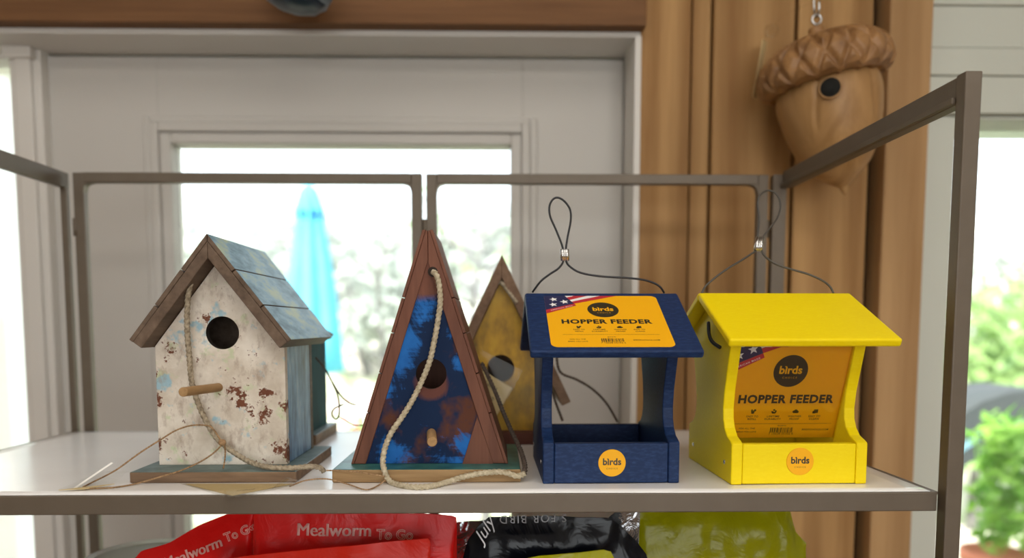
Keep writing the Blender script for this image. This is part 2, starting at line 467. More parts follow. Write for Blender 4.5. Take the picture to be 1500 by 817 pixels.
PXs = [
    ('hill_shrub', 'pale grey green bush on the hillside, left of the blue umbrella', (-3.9664, 11.0000, 3.3290), (1.1, .9, .8), L_grey),
    ('hill_shrub', 'pale grey green bush high on the hillside behind the blue umbrella', (-3.3907, 13.0000, 4.2273), (1.2, 1.0, .8), L_grey),
    ('hill_shrub', 'grey bush on the hillside between the blue umbrella and the triangular birdhouse', (-1.7307, 10.0000, 2.2778), (.9, .8, 1.0), L_grey),
    ('hill_shrub', 'grey bush on the hillside above the peak of the triangular birdhouse', (-1.2457, 12.5000, 3.2417), (1.0, .8, .7), L_grey),
    ('hill_shrub', 'pale bush on the hillside seen through the right part of the door glass', (-0.4012, 15.0000, 4.6479), (1.3, .8, .8), L_grey),
]
for (nm, lb, p, rad, lm) in PXs:
    shrub(nm, lb, p[0], p[1], rad, 500, .16, lm, 'bushes on the hillside', base=max(terrain(p[0], p[1]) - .1, p[2] - rad[2]) if False else terrain(p[0], p[1]) - .1)
def tree(label, x, y, h, spread, lm, nl, seed, lsize=.05):
    rr = random.Random(seed); z = terrain(x, y)
    t = thing('tree', label, 'tree', (x, y, z), 0)
    tr = MB(); lf = MB()
    tr.sweep([(0, 0, -.1), (.05, 0, h * .35), (-.05, .05, h * .7), (.04, 0, h)], .045, 7, step=.15, taper=lambda u: 1 - .75 * u)
    for k in range(14):
        z0 = h * rr.uniform(.3, .95); a = rr.uniform(0, 6.28); L = spread * rr.uniform(.5, 1)
        e = (math.cos(a) * L, math.sin(a) * L, z0 + L * rr.uniform(.4, 1.0))
        mid = (e[0] * .5, e[1] * .5, z0 + (e[2] - z0) * .35)
        tr.sweep([(0, 0, z0), mid, e], .016, 5, step=.12, taper=lambda u: 1 - .7 * u)
        for _ in range(nl):
            u = rr.uniform(.3, 1.05)
            leaves(lf, (e[0] * u, e[1] * u, z0 + (e[2] - z0) * u), (.1, .1, .1), 1, lsize)
    tr.build('trunk', M_bark, t); tag(lf.build('foliage', lm, t), kind='stuff')
p = (-0.1265, 4.6000, 1.5662); tree('young tree with sparse green leaves behind the right part of the door glass', p[0], p[1], 2.3, .6, L_green, 18, 3, .035)
p = (-1.1616, 7.5000, 2.1035); tree('thin grey tree beyond the door glass, between blue umbrella and triangular birdhouse', p[0], p[1], 2.6, .8, L_grey, 14, 5, .06)
for k, (p, lm, fl, lb) in enumerate([
    ((-1.0143, 5.0000, 1.1973), L_bright, L_pink, 'low green plant with pink flowers outside, at the foot of the blue umbrella'),
    ((-0.8320, 3.6000, 1.1711), L_bright, L_red, 'low plant with red flowers outside the door, beside the teal birdhouse'),
    ((-0.7183, 4.2000, 1.1610), L_green, None, 'low green plant outside the door, left of the triangular birdhouse')]):
    shrub('garden_plant', lb, p[0], p[1], (.32, .3, (p[2] + .2) * .42 + .05), 420, .05, lm, None, fl)
# closed cyan parasol
p = (-1.5514, 6.2000, 2.0120)
u = thing('patio_umbrella', 'closed bright turquoise patio umbrella standing in the garden beyond the door glass', 'umbrella', (p[0], p[1], terrain(p[0], p[1])))
zt = 2.7440 - u.location.z; zbm = 1.1917 - u.location.z
n = NT('turquoise_canvas'); M_cyan = n.fin(n.mix(n.noise(14, 3, .5, n.mapped((4, 4, .2))), srgb(70, 175, 210), srgb(120, 212, 232)), .8)
prof = [(.225, zbm), (.205, zbm + .3), (.175, zbm + .7), (.135, zbm + 1.0), (.10, zbm + 1.25), (.11, zbm + 1.32), (.06, zt - .05), (.012, zt)]
MB().lathe(prof, 48, 0, None, lambda q, r, z, a: Vector((q.x * (1 + .18 * math.sin(8 * a)), q.y * (1 + .18 * math.sin(8 * a)), q.z))).build('canopy', M_cyan, u)
MB().cyl((0, 0, 0), (0, 0, zt + .06), .022, 12).build('pole', M_bark, u)
MB().lathe([(.25, 0), (.25, .05), (.05, .08), (.05, .2)], 24).build('base', plain('parasol_base', srgb(90, 90, 92), .7), u)
MB().lathe([(.112, zbm + 1.27), (.122, zbm + 1.285), (.122, zbm + 1.31), (.112, zbm + 1.325)], 24, cap=False).build('strap', plain('deep_blue_strap', srgb(20, 110, 190), .7), u)
# white porch post outside the sidelight
pp = (-1.4855, 2.3000, 1.9438)
po = thing('porch_post', 'white square porch post outside the sidelight at the left edge', 'post', (pp[0] - .07, 2.3, 0))
MB().box(-.1, .1, -.08, .08, -.12, 2.36).build('shaft', plain('porch_white', srgb(240, 240, 240), .6), po, .004)
MB().box(-.125, .125, -.105, .105, -.12, .08).build('plinth', plain('porch_white_base', srgb(235, 235, 232), .6), po, .004)
MB().box(-.125, .125, -.105, .105, 2.32, 2.42).build('capital', plain('porch_white_cap', srgb(238, 238, 236), .6), po, .004)
# garden behind the right window
for k, (p, rad, lm, lb) in enumerate([
    ((3.9265, 6.0000, 2.3888), (.9, .7, 1.15), L_green, 'tall green shrub outside the right window, left one of the pair'),
    ((5.1583, 7.0000, 2.7158), (1.0, .8, 1.2), L_green, 'tall green shrub outside the right window at the right edge'),
    ((6.7300, 10.0000, 3.8313), (1.5, 1.0, 1.3), L_grey, 'pale grey green bush on the slope behind the right window')]):
    shrub('garden_shrub', lb, p[0], p[1], rad, 700, .1, lm, None)
p = (1.8068, 2.6000, 0.7425)
pt = thing('potted_plant', 'leafy bright green plant in a terracotta pot outside the right window', 'plant', (p[0], p[1], p[2] - .22))
MB().lathe([(.07, 0), (.10, .2), (.115, .2), (.115, .24), (.1, .24), (.09, .21)], 28).build('pot', plain('terracotta', srgb(200, 120, 90), .8), pt)
lf = MB()
for k in range(9): leaves(lf, (random.uniform(-.04, .06), 0, .3 + k * .05), (.1, .1, .08), 40, .04)
tag(lf.build('foliage', L_bright, pt), kind='stuff')
st = thing('plant_stand', 'low wooden stand under the terracotta pot outside the right window', 'stand', (p[0], p[1], 0))
hz = p[2] - .22
MB().box(-.16, .16, -.16, .16, hz - .03, hz).build('stand_top', M_bark, st, .003)
for sx in (-1, 1):
    for sy in (-1, 1): MB().box(sx * .13 - .02, sx * .13 + .02, sy * .13 - .02, sy * .13 + .02, -.12, hz - .03).build('leg', M_bark, st)
# curved dark grey band: arched garden bench back
ga = thing('garden_arch', 'curved dark grey arch with pale blue stripe, outside behind the right shelf post', 'arch', (0, 0, 0))
outer = [(1.8354, 3.0000, 1.1202), (1.9166, 3.0000, 1.2139), (1.9995, 3.0000, 1.2676), (2.1117, 3.0000, 1.3041), (2.2536, 3.0000, 1.3180), (2.4555, 3.0000, 1.2894), (2.6968, 3.0000, 1.1178)]
inner = [(1.8460, 3.0000, 0.8909), (1.9274, 3.0000, 0.9913), (2.0106, 3.0000, 1.0483), (2.1234, 3.0000, 1.0852), (2.2663, 3.0000, 1.0962), (2.4698, 3.0000, 1.0612), (2.7126, 3.0000, 0.8873)]
def strip(mb, top, bot, y0, y1, m=0):
    n = len(top); b = len(mb.v)
    for y in (y0, y1):
        mb.v += [(q[0], y, q[2]) for q in top] + [(q[0], y, q[2]) for q in bot]
    for i in range(n - 1):
        mb.face([b + i, b + n + i, b + n + i + 1, b + i + 1], m, False)
        mb.face([b + 2 * n + i, b + 2 * n + i + 1, b + 3 * n + i + 1, b + 3 * n + i], m, False)
        mb.face([b + i, b + i + 1, b + 2 * n + i + 1, b + 2 * n + i], m, True)
        mb.face([b + n + i, b + 3 * n + i, b + 3 * n + i + 1, b + n + i + 1], m, True)
    mb.face([b, b + 2 * n, b + 3 * n, b + n], m); mb.face([b + n - 1, b + 2 * n - 1, b + 4 * n - 1, b + 3 * n - 1], m)
mb = MB(); strip(mb, outer, inner, 3.0, 3.4)
mb.build('shell', plain('dark_grey_fabric', srgb(66, 72, 74), .8), ga)
mid = [tuple(Vector(a).lerp(Vector(b), .55)) for a, b in zip(outer, inner)]; mid2 = [tuple(Vector(a).lerp(Vector(b), .68)) for a, b in zip(outer, inner)]
mb = MB(); strip(mb, mid, mid2, 2.996, 3.0); mb.build('stripe', plain('pale_blue_stripe', srgb(130, 175, 190), .6), ga)
for q in (inner[0], inner[-1]):
    MB().cyl((q[0], 3.2, -.12), (q[0], 3.2, q[2] + .03), .03, 12).build('leg', plain('grey_leg', srgb(90, 92, 94), .6), ga)

# ------------------------------------------------------------------ folding shelf unit
n = NT('brown_powder_coat'); nf = n.noise(900, 2); M_steel = n.bump(nf, .12, .0003).fin(n.mix(n.noise(40, 3), srgb(96, 85, 72), srgb(108, 97, 84)), .48, .25)
SZ = 1.433
sh = thing('shelving_unit', 'brown metal folding shelving unit carrying the birdhouses and bird feeders', 'shelf', (-.095, .85, 0))
def sp(mb, name, bev=.0012): return mb.world_to(sh).build(name, M_steel, sh, bev)
YB = 1.05; T = .0145; ZT = 1.789
XL, XR = -.597, .394
# side frames (posts and top rails)
sp(MB().box(XR, XR + .0145, .634, .6475, 0, 1.794), 'post'); sp(MB().box(XR - .012, XR + .0075, YB - .012, YB + .002, 0, ZT), 'post')
sp(MB().box(XR + .001, XR + .0135, .6475, YB - .012, 1.770, 1.793), 'rail')
sp(MB().box(XR - .003, XR + .001, .6475, YB - .012, 1.770, 1.776), 'rail_lip')
sp(MB().box(XL - .0145, XL, .634, .6475, 0, 1.794), 'post'); sp(MB().box(XL - .0035, XL + .0055, YB - .008, YB, 0, ZT), 'post')
sp(MB().box(XL - .0035, XL + .0055, .6475, YB - .008, 1.768, 1.789), 'rail')
# back frames in two hinged halves
def back_half(x0, x1):
    sp(MB().box(x0, x0 + T, YB - .008, YB + .003, 0, ZT), 'post'); sp(MB().box(x1 - T, x1, YB - .01, YB + .003, 0, ZT), 'post')
    sp(MB().box(x0 + T, x1 - T, YB - .01, YB + .003, ZT - .0135, ZT), 'rail')
    for xa, s in ((x0 + T, 1), (x1 - T, -1)):
        q = [(xa, ZT - .0135), (xa + s * .012, ZT - .0135), (xa + s * .005, ZT - .0155), (xa + s * .002, ZT - .0185), (xa, ZT - .026)]
        sp(MB().prism(q, 1, YB - .009, YB + .002), 'corner_gusset', 0)
back_half(-0.5826, -0.1053); back_half(-0.0995, 0.3764)
for zz_ in (1.715, 1.2):
    for xa in (-0.5820, -0.1018, 0.3765):
        sp(MB().cyl((xa, YB - .006, zz_ - .012), (xa, YB - .006, zz_ + .012), .0035, 12), 'hinge', 0)
def tray(z):
    sp(MB().box(XL, XR, .646, 1.036, z - .004, z - .0012), 'shelf_panel', .0005)
    sp(MB().box(XL, XR - .002, .6435, .6465, z - .0185, z - .0012), 'shelf_front_lip', .001)
    sp(MB().box(XL, XR - .002, 1.033, 1.036, z - .0185, z - .0042), 'shelf_back_lip', .0005)
    for xa in (XL, XR - .004): sp(MB().box(xa, xa + .003, .6465, 1.033, z - .0185, z - .0042), 'shelf_side_lip', .0005)
tray(SZ); tray(1.105); tray(.70); tray(.30)
n = NT('white_shelf_paper'); M_paper = n.fin(n.mix(n.ramp(n.noise(7, 4), [(.4, 0.0), (.7, .5)]), srgb(250, 249, 248), srgb(240, 237, 236)), .2)
mb = MB(); nx, ny = 60, 24
for j in range(ny + 1):
    for i in range(nx + 1):
        x = XL + .008 + (XR - .012 - XL - .004) * i / nx; y = .6445 + .3885 * j / ny
        if j == 0: y += .0012 * noise.noise(Vector((x * 9, 0, 0)))
        z = SZ + (.0004 * noise.noise(Vector((x * 12, y * 12, 3))) if 0 < j < ny else 0) - .0002
        mb.v.append((x, y, z))
for j in range(ny):
    for i in range(nx):
        a = j * (nx + 1) + i; mb.face([a, a + 1, a + nx + 2, a + nx + 1], 0, True)
o = mb.build('shelf_liner', M_paper); tag(o, 'white glossy paper liner covering the top shelf', 'paper')
so = o.modifiers.new('thick', 'SOLIDIFY'); so.thickness = .0008; so.offset = -1

# ------------------------------------------------------------------ fibres
n = NT('grey_brown_rope'); M_rope = n.fin(n.ramp(n.noise(300, 3), [(.3, srgb(120, 106, 86)), (.7, srgb(184, 170, 146))]), .9)
n = NT('pale_sisal_rope'); M_sisal = n.fin(n.ramp(n.noise(300, 3), [(.3, srgb(160, 146, 118)), (.7, srgb(208, 196, 170))]), .9)
n = NT('jute_twine'); M_twine = n.fin(n.ramp(n.noise(400, 3), [(.3, srgb(120, 92, 62)), (.7, srgb(180, 146, 108))]), .9)
n = NT('dark_cord'); M_cord = n.fin(n.ramp(n.noise(400, 3), [(.3, srgb(50, 40, 34)), (.7, srgb(98, 84, 72))]), .9)
M_clear = glass_mat('clear_plastic_film', (.97, .97, .96), .10, .2)
M_kraft = NT('kraft_card'); M_kraft = M_kraft.fin(M_kraft.mix(M_kraft.noise(60, 4), srgb(206, 180, 124), srgb(232, 210, 160)), .7)
M_ink = plain('black_ink', srgb(40, 34, 26), .6)

# ------------------------------------------------------------------ house 1: white weathered gable house
H1 = (-.2705, .689, SZ)
h = thing('birdhouse', 'weathered white birdhouse with blue-grey plank roof, leftmost at the front of the shelf', 'birdhouse', H1)
n = NT('weathered_white_paint')
base = n.ramp(n.noise(26, 5, .6), [(.35, srgb(200, 188, 172)), (.65, srgb(232, 224, 212))])
base = n.mix(n.ramp(n.noise(55, 4, .6, n.mapped((1, 1, 1), (3, 1, 2))), [(.58, 0.0), (.68, .75)]), base, srgb(190, 204, 160))
base = n.mix(n.ramp(n.noise(42, 4, .6, n.mapped((1, 1, 1), (7, 4, 9))), [(.60, 0.0), (.67, .8)]), base, srgb(140, 186, 205))
base = n.mix(n.ramp(n.noise(90, 5, .7, n.mapped((1, 1, .5), (1, 8, 5))), [(.52, 0.0), (.70, .7)]), base, srgb(160, 140, 124))
chip = n.noise(105, 8, .74)
bl = None
for (c, r) in (((.017, 0, .082), .017), ((.036, 0, .062), .020), ((.056, 0, .026), .020), ((.062, 0, .02), .02), ((-.063, 0, .075), .014), ((-.063, 0, .03), .018), ((-.05, 0, .122), .016), ((.013, 0, .135), .012), ((-.012, 0, .152), .011), ((.026, 0, .095), .012), ((.045, 0, .083), .012), ((.02, 0, .07), .014), ((-.063, 0, .1), .01), ((.062, 0, .07), .01)):
    q = n.blob((c[0], .035, c[2]), r, (1, 0, 1)); bl = q if bl is None else n.math('MAXIMUM', bl, q)
msk = n.math('ADD', chip, n.math('MULTIPLY', bl, .22))
col = n.mix(n.ramp(msk, [(.635, 0.0), (.67, 1.0)]), base, n.mix(n.noise(120, 3), srgb(84, 48, 36), srgb(132, 84, 62)))
n.bump(msk, .5, .0008); M_wwhite = n.fin(col, .8, 0, .2)
M_h1edge = wood('grey_brown_roof_wood', srgb(74, 60, 50), srgb(126, 106, 90), 1, 50, 10)
M_h1edgex = wood('brown_base_wood', srgb(84, 66, 52), srgb(152, 124, 98), 0, 60, 12)
n = NT('blue_grey_roof_paint'); a = n.noise(40, 6, .65, n.mapped((1, .4, 1)))
M_h1roof = n.bump(a, .3, .0006).fin(n.ramp(a, [(.28, srgb(66, 84, 90)), (.42, srgb(104, 140, 158)), (.54, srgb(136, 174, 194)), (.66, srgb(178, 196, 172))]), .5, 0, .25)
n = NT('blue_grey_wall_paint'); a = n.noise(60, 6, .7, n.mapped((1, 1, .18)))
M_h1wall = n.bump(a, .3, .0006).fin(n.ramp(a, [(.32, srgb(34, 38, 46)), (.44, srgb(70, 104, 142)), (.56, srgb(112, 152, 190)), (.68, srgb(186, 198, 200))]), .5)
n = NT('dull_teal_base_paint'); a = n.noise(50, 5)
M_h1base = n.fin(n.ramp(a, [(.3, srgb(58, 80, 80)), (.7, srgb(108, 128, 126))]), .5)
BT = .0105
MB().box(-.0745, .0805, 0, .149, 0, BT, 0, None, {1: 1}).build('base', [M_h1edgex, M_h1base], h, .0012)
poly = [(-.0625, BT), (.0625, BT), (.0625, .127), (0, .208), (-.0625, .127)]
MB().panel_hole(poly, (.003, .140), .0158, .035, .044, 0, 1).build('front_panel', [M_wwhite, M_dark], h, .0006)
MB().prism(poly, 1, .131, .139).build('back_panel', M_h1edge, h)
MB().box(.0535, .0622, .0442, .1308, BT, .1275, 0, None, {4: 1}).build('side_wall', [M_h1wall, M_dark], h, .0012)
MB().box(-.0622, -.0535, .0442, .1308, BT, .1275, 0, None, {5: 1}).build('side_wall', [M_h1wall, M_dark], h, .0012)
tA = R(52.4); sA, cA = math.sin(tA), math.cos(tA); AP = (0, .2325)
def spt(side, s_, t_, ap=AP, a=tA):
    # along the slope s_, t_ below the outer face
    return (ap[0] + side * (s_ * math.cos(a) - t_ * math.sin(a)), ap[1] - s_ * math.sin(a) - t_ * math.cos(a))
def roof_side(root, side, y0, y1, L, tp, tb, nplank, mats, ap=AP, a=tA, bevel=.0008, jit=.0012):
    # boards under the planks, then the planks themselves
    k = math.tan(a)
    m1 = tp * k; m2 = (tp + tb) * k
    if side > 0: bp = [spt(side, m1 + .0001, tp, ap, a), spt(side, L - .001, tp, ap, a), spt(side, L - .001, tp + tb, ap, a), spt(side, m2 + .0001, tp + tb, ap, a)]
    else: bp = [spt(side, m1 + .0001, tp, ap, a), spt(side, L - .001, tp, ap, a), spt(side, L - .001, tp + tb, ap, a), spt(side, m2 + .0001, tp + tb, ap, a)]
    MB().prism(bp, 1, y0 + .0006, y1 - .0006).build('roof_board', [mats[0]], root, bevel)
    for q in range(nplank):
        s0, s1 = L * q / nplank + (.0005 if q else 0.0), L * (q + 1) / nplank - .0005
        mm = tp * k if q == 0 else s0
        pl = [spt(side, s0 + (.0002 if q == 0 else 0), 0, ap, a), spt(side, s1, 0, ap, a), spt(side, s1, tp - .0001, ap, a), spt(side, max(mm, s0) + .0001, tp - .0001, ap, a)]
        MB().prism(pl, 1, y0 + random.uniform(0, jit), y1 - random.uniform(0, jit), 0, None, {0: 1}).build('roof_plank', mats, root, bevel)
for sd in (-1, 1): roof_side(h, sd, .011, .183, .125, .0045, .0095, 3, [M_h1edge, M_h1roof])
# perch
a0 = mtx(h).inverted() @ Vector((-0.2728, 0.7270, 1.5198)); a1 = mtx(h).inverted() @ Vector((-0.2739, 0.6450, 1.5225))
M_dowel = wood('pale_dowel_wood', srgb(140, 108, 70), srgb(188, 152, 108), 1, 80, 10)
MB().cyl(a0, a1, .0042, 20).build('perch', M_dowel, h, .0006)
def cordpart(root, name, pts, r, mat, lobes=3, pitch=.014, seg=12, label=None):
    return MB().sweep(pts, r, seg, 0, lobes, pitch, step=min(r * .45, .004)).world_to(root).build(name, mat, root, label=label)
cordpart(h, 'hanging_rope', [(-0.2847, 0.7300, 1.6399), (-0.2851, 0.7160, 1.6349), (-0.2895, 0.7100, 1.6242), (-0.2932, 0.7080, 1.6036), (-0.2955, 0.7100, 1.5779), (-0.2953, 0.7120, 1.5519), (-0.2944, 0.7140, 1.5256), (-0.2892, 0.7140, 1.5058), (-0.2820, 0.7140, 1.4879), (-0.2742, 0.7130, 1.4747), (-0.2658, 0.7110, 1.4664), (-0.2526, 0.7080, 1.4575), (-0.2362, 0.7030, 1.4498), (-0.2160, 0.6940, 1.4468), (-0.1925, 0.6900, 1.4469), (-0.1775, 0.6940, 1.4473), (-0.1706, 0.7000, 1.4449), (-0.1680, 0.7050, 1.4406)], .0026, M_rope)
cordpart(h, 'twine', [(-0.2653, 0.7080, 1.4688), (-0.2737, 0.7090, 1.4813), (-0.2801, 0.7090, 1.4846), (-0.2940, 0.7080, 1.4847), (-0.3067, 0.7040, 1.4807), (-0.3180, 0.7000, 1.4735), (-0.3368, 0.6940, 1.4609), (-0.3576, 0.6900, 1.4455), (-0.3765, 0.6890, 1.4355), (-0.3769, 0.6690, 1.4340)], .0008, M_twine, 2, .005, 8)
cordpart(h, 'twine', [(-0.2637, 0.7070, 1.4677), (-0.2733, 0.7060, 1.4580), (-0.2855, 0.7000, 1.4499), (-0.2966, 0.6880, 1.4451), (-0.3140, 0.6840, 1.4401), (-0.3352, 0.6820, 1.4342), (-0.3489, 0.6660, 1.4340), (-0.3712, 0.6620, 1.4340)], .0008, M_twine, 2, .005, 8)
cordpart(h, 'twine', [(-0.2630, 0.7070, 1.4677), (-0.2616, 0.7060, 1.4606), (-0.2625, 0.7060, 1.4506), (-0.2625, 0.7020, 1.4441)], .0008, M_twine, 2, .005, 8)
mb = MB(); kc = Vector((-0.2650, 0.7080, 1.4682))
mb.lathe([(.0001, -.0035), (.003, -.0022), (.0038, 0), (.003, .0022), (.0001, .0035)], 12, 0, Matrix.Translation(kc)); mb.world_to(h).build('knot', M_twine, h)

# ------------------------------------------------------------------ house 2: tall blue triangular house
H2 = (-.0685, .687, SZ)
h = thing('birdhouse', 'tall triangular birdhouse with chipped blue front and red-brown plank sides', 'birdhouse', H2)
n = NT('distressed_blue_front')
sv = n.noise(28, 6, .68, n.mapped((1, 1, .45), (2, 5, 1)), .8); sh_ = n.noise(130, 4, .65, n.mapped((.25, 1, 2.2)))
f = n.math('ADD', n.math('MULTIPLY', sv, .8), n.math('MULTIPLY', sh_, .22))
dk = n.mix(n.ramp(n.noise(22, 4, .6, n.mapped((1, 1, .8), (9, 2, 4))), [(.50, 0.0), (.60, 1.0)]), srgb(14, 36, 70), srgb(88, 52, 38))
b1 = None
for (c, r) in (((-.034, 0, .115), .026), ((-.040, 0, .088), .020), ((.0, 0, .165), .030), ((.038, 0, .11), .016), ((-.034, 0, .022), .024), ((.042, 0, .03), .024), ((.030, 0, .012), .018), ((-.02, 0, .135), .022), ((.025, 0, .14), .014), ((-.055, 0, .045), .014)):
    q = n.blob((c[0], .03, c[2]), r, (1, 0, 1)); b1 = q if b1 is None else n.math('MAXIMUM', b1, q)
f2 = n.math('ADD', f, n.math('MULTIPLY', b1, .22))
blu = n.mix(n.ramp(f2, [(.60, 0.0), (.69, 1.0)]), dk, n.mix(n.noise(80, 4), srgb(22, 82, 152), srgb(40, 116, 196)))
hb = n.blob((.0035, .03, .090), .026, (1, 0, 1))
blu = n.mix(n.ramp(n.math('ADD', hb, n.math('MULTIPLY', sv, .6)), [(.62, 0.0), (.8, .8)]), blu, srgb(112, 66, 48))
zf = n.math('ADD', n.axis(2, .160, .185), n.math('MULTIPLY', n.math('SUBTRACT', sv, .5), 1.4))
brn = n.ramp(n.noise(60, 5, .6, n.mapped((1, 1, .12))), [(.3, srgb(82, 50, 40)), (.7, srgb(128, 84, 68))])
col = n.mix(n.ramp(zf, [(.35, 0.0), (.7, 1.0)]), blu, brn)
n.bump(f2, .35, .0006); M_h2front = n.fin(col, .6, 0, .15)
M_red = wood('red_brown_board', srgb(88, 54, 42), srgb(128, 84, 66), 2, 46, 14, .55, .2)
n = NT('teal_base_paint'); a = n.noise(60, 5)
M_teal = n.fin(n.ramp(a, [(.3, srgb(30, 84, 84)), (.7, srgb(70, 128, 120))]), .4)
M_palebase = wood('pale_cut_wood', srgb(128, 100, 66), srgb(184, 152, 110), 0, 70, 14)
BT = .0125
MB().box(-.0875, .0895, 0, .148, 0, BT, 0, None, {1: 1}).build('base', [M_palebase, M_teal], h, .0012)
hw, hz = .0765, .2535 - BT; ap = (0.0015, .2535); al = math.atan2(hz, hw)
Ls = math.hypot(hw, hz)
def tri(side, s0, s1, t0, t1, y0, y1, name, mats, root, ap=ap, a=al, zmax=None, zb=BT, bev=.0006):
    pl = [spt(side, s0, t0, ap, a), spt(side, s1, t0, ap, a), spt(side, s1, t1, ap, a), spt(side, s0, t1, ap, a)]
    # cut by the base plane and the centre line
    def clip(pl, fn):
        out = []
        for i in range(len(pl)):
            p, q = pl[i], pl[(i + 1) % len(pl)]; a_, b_ = fn(p), fn(q)
            if a_ >= 0: out.append(p)
            if (a_ >= 0) != (b_ >= 0):
                t = a_ / (a_ - b_); out.append((p[0] + (q[0] - p[0]) * t, p[1] + (q[1] - p[1]) * t))
        return out
    pl = clip(pl, lambda p: p[1] - zb - .0003); pl = clip(pl, lambda p: side * (p[0] - ap[0]) - .0002)
    if zmax: pl = clip(pl, lambda p: zmax - p[1])
    MB().prism(pl, 1, y0, y1).build(name, mats, root, bev)
tri(-1, 0, Ls + .03,   .003, .0135, .027, .128, 'side_board', [M_red], h, zmax=.2372)
tri(1, 0, Ls + .03, .003, .0140, .027, .128, 'side_board', [M_red], h, zmax=.2372)
for sd in (-1, 1):
    cuts = [0, .33, .47, .63, .79, 1.06]
    for q in range(5):
        s0, s1 = Ls * cuts[q] + (.0005 if q else 0), Ls * cuts[q + 1] - .0005
        tri(sd, s0, s1, 0, .0029, .026 + random.uniform(0, .0008), .129, 'side_plank', [M_red], h, zmax=.2378, bev=.0004)
kx = .0185 / math.sin(al)
ipoly = [(-hw + .0015 + .006, BT + .0003), (hw + .0015 - .006, BT + .0003), (.0050, .216), (-.0020, .216)]
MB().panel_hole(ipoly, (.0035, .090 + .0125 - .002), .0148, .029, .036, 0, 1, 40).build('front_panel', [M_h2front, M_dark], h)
MB().prism(ipoly, 1, .118, .126).build('back_panel', M_red, h)
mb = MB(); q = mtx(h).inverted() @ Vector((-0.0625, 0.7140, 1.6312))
mb.cyl((q.x, .0268, q.z), (q.x, .0285, q.z), .0048, 20); mb.build('rope_hole', M_dark, h, label='small dark rope hole')  # solid disc, the shade inside the hole put into its colour
mb = MB(); q = mtx(h).inverted()
tp_ = [(lambda v: (v.x, v.z))(q @ Vector(p_)) for p_ in [(-0.0354, 0.7130, 1.4445), (-0.0206, 0.7130, 1.4920), (-0.0054, 0.7130, 1.4478), (-0.0055, 0.7130, 1.4444)]]
mb.prism(tp_, 1, .0272, .0292); mb.build('corner_piece', M_red, h, .0003)
a0 = q @ Vector((-0.0653, 0.7160, 1.4757)); a1 = q @ Vector((-0.0607, 0.6720, 1.4739))
MB().cyl(a0, a1, .0046, 20).build('perch', M_dowel, h, .0007)
cordpart(h, 'hanging_rope', [(-0.0626, 0.7160, 1.6313), (-0.0586, 0.7060, 1.6281), (-0.0560, 0.7060, 1.6191), (-0.0549, 0.7060, 1.6037), (-0.0570, 0.7070, 1.5869), (-0.0611, 0.7070, 1.5649), (-0.0657, 0.7060, 1.5454), (-0.0737, 0.7060, 1.5259), (-0.0829, 0.7050, 1.5076), (-0.0926, 0.7030, 1.4921), (-0.1021, 0.7000, 1.4781), (-0.1076, 0.6970, 1.4642), (-0.1086, 0.6900, 1.4531), (-0.1061, 0.6810, 1.4464), (-0.1038, 0.6820, 1.4391), (-0.0980, 0.6770, 1.4350), (-0.0869, 0.6640, 1.4352), (-0.0724, 0.6560, 1.4354), (-0.0589, 0.6620, 1.4352), (-0.0474, 0.6750, 1.4359), (-0.0320, 0.6820, 1.4395), (-0.0161, 0.6830, 1.4424), (0.0031, 0.6830, 1.4437), (0.0171, 0.6830, 1.4397), (0.0244, 0.6900, 1.4402)], .0027, M_sisal, 3, .0135)
cordpart(h, 'hanging_rope', [(0.0244, 0.6900, 1.4402), (0.0254, 0.7000, 1.4461), (0.0224, 0.7300, 1.4556), (0.0148, 0.7600, 1.4684), (0.0058, 0.7900, 1.4862), (-0.0046, 0.8150, 1.5098), (-0.0185, 0.8350, 1.5375)], .0024, M_cord, 3, .0135)  # rear stretch of the same rope, its shade put into a darker colour
cordpart(h, 'twine', [(-0.1609, 0.6860, 1.4450), (-0.1465, 0.6840, 1.4453), (-0.1271, 0.6820, 1.4437), (-0.1041, 0.6800, 1.4402)], .0007, M_twine, 2, .005, 8)
cordpart(h, 'twine', [(-0.1913, 0.6710, 1.4335), (-0.1773, 0.6800, 1.4372), (-0.1584, 0.6800, 1.4381), (-0.1381, 0.6730, 1.4347), (-0.1186, 0.6510, 1.4345), (-0.1109, 0.6670, 1.4340), (-0.1044, 0.6820, 1.4372)], .0007, M_twine, 2, .005, 8)

# ------------------------------------------------------------------ house 3: yellow house behind
H3 = (.0045, .905, SZ)
h = thing('birdhouse', 'mustard yellow birdhouse with steep brown roof behind the blue triangular one', 'birdhouse', H3)
n = NT('worn_mustard_paint'); a = n.noise(40, 6, .65, n.mapped((1, 1, .5)))
M_must = n.fin(n.mix(n.ramp(n.noise(14, 4), [(.45, 0.0), (.62, .7)]), n.ramp(a, [(.3, srgb(120, 88, 20)), (.55, srgb(186, 142, 24)), (.75, srgb(206, 166, 40))]), srgb(110, 92, 40)), .55)
BT = .0155
M_brownroof = wood('brown_roof_board', srgb(92, 70, 54), srgb(138, 110, 88), 1, 50, 10)
MB().box(-.066, .066, 0, .125, 0, BT).build('base', wood('dark_red_base', srgb(74, 42, 36), srgb(108, 66, 54), 0, 50, 10), h, .001)
ap3 = (0, .2335); a3 = R(64.7); L3 = .2
zi = .2335 - .0125 / math.cos(a3)
poly = [(-.054, BT), (.054, BT), (.054, zi - .054 * math.tan(a3)), (0, zi), (-.054, zi - .054 * math.tan(a3))]
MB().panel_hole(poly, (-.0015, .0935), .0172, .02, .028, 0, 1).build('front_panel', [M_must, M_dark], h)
MB().prism(poly, 1, .106, .114).build('back_panel', M_brownroof, h)
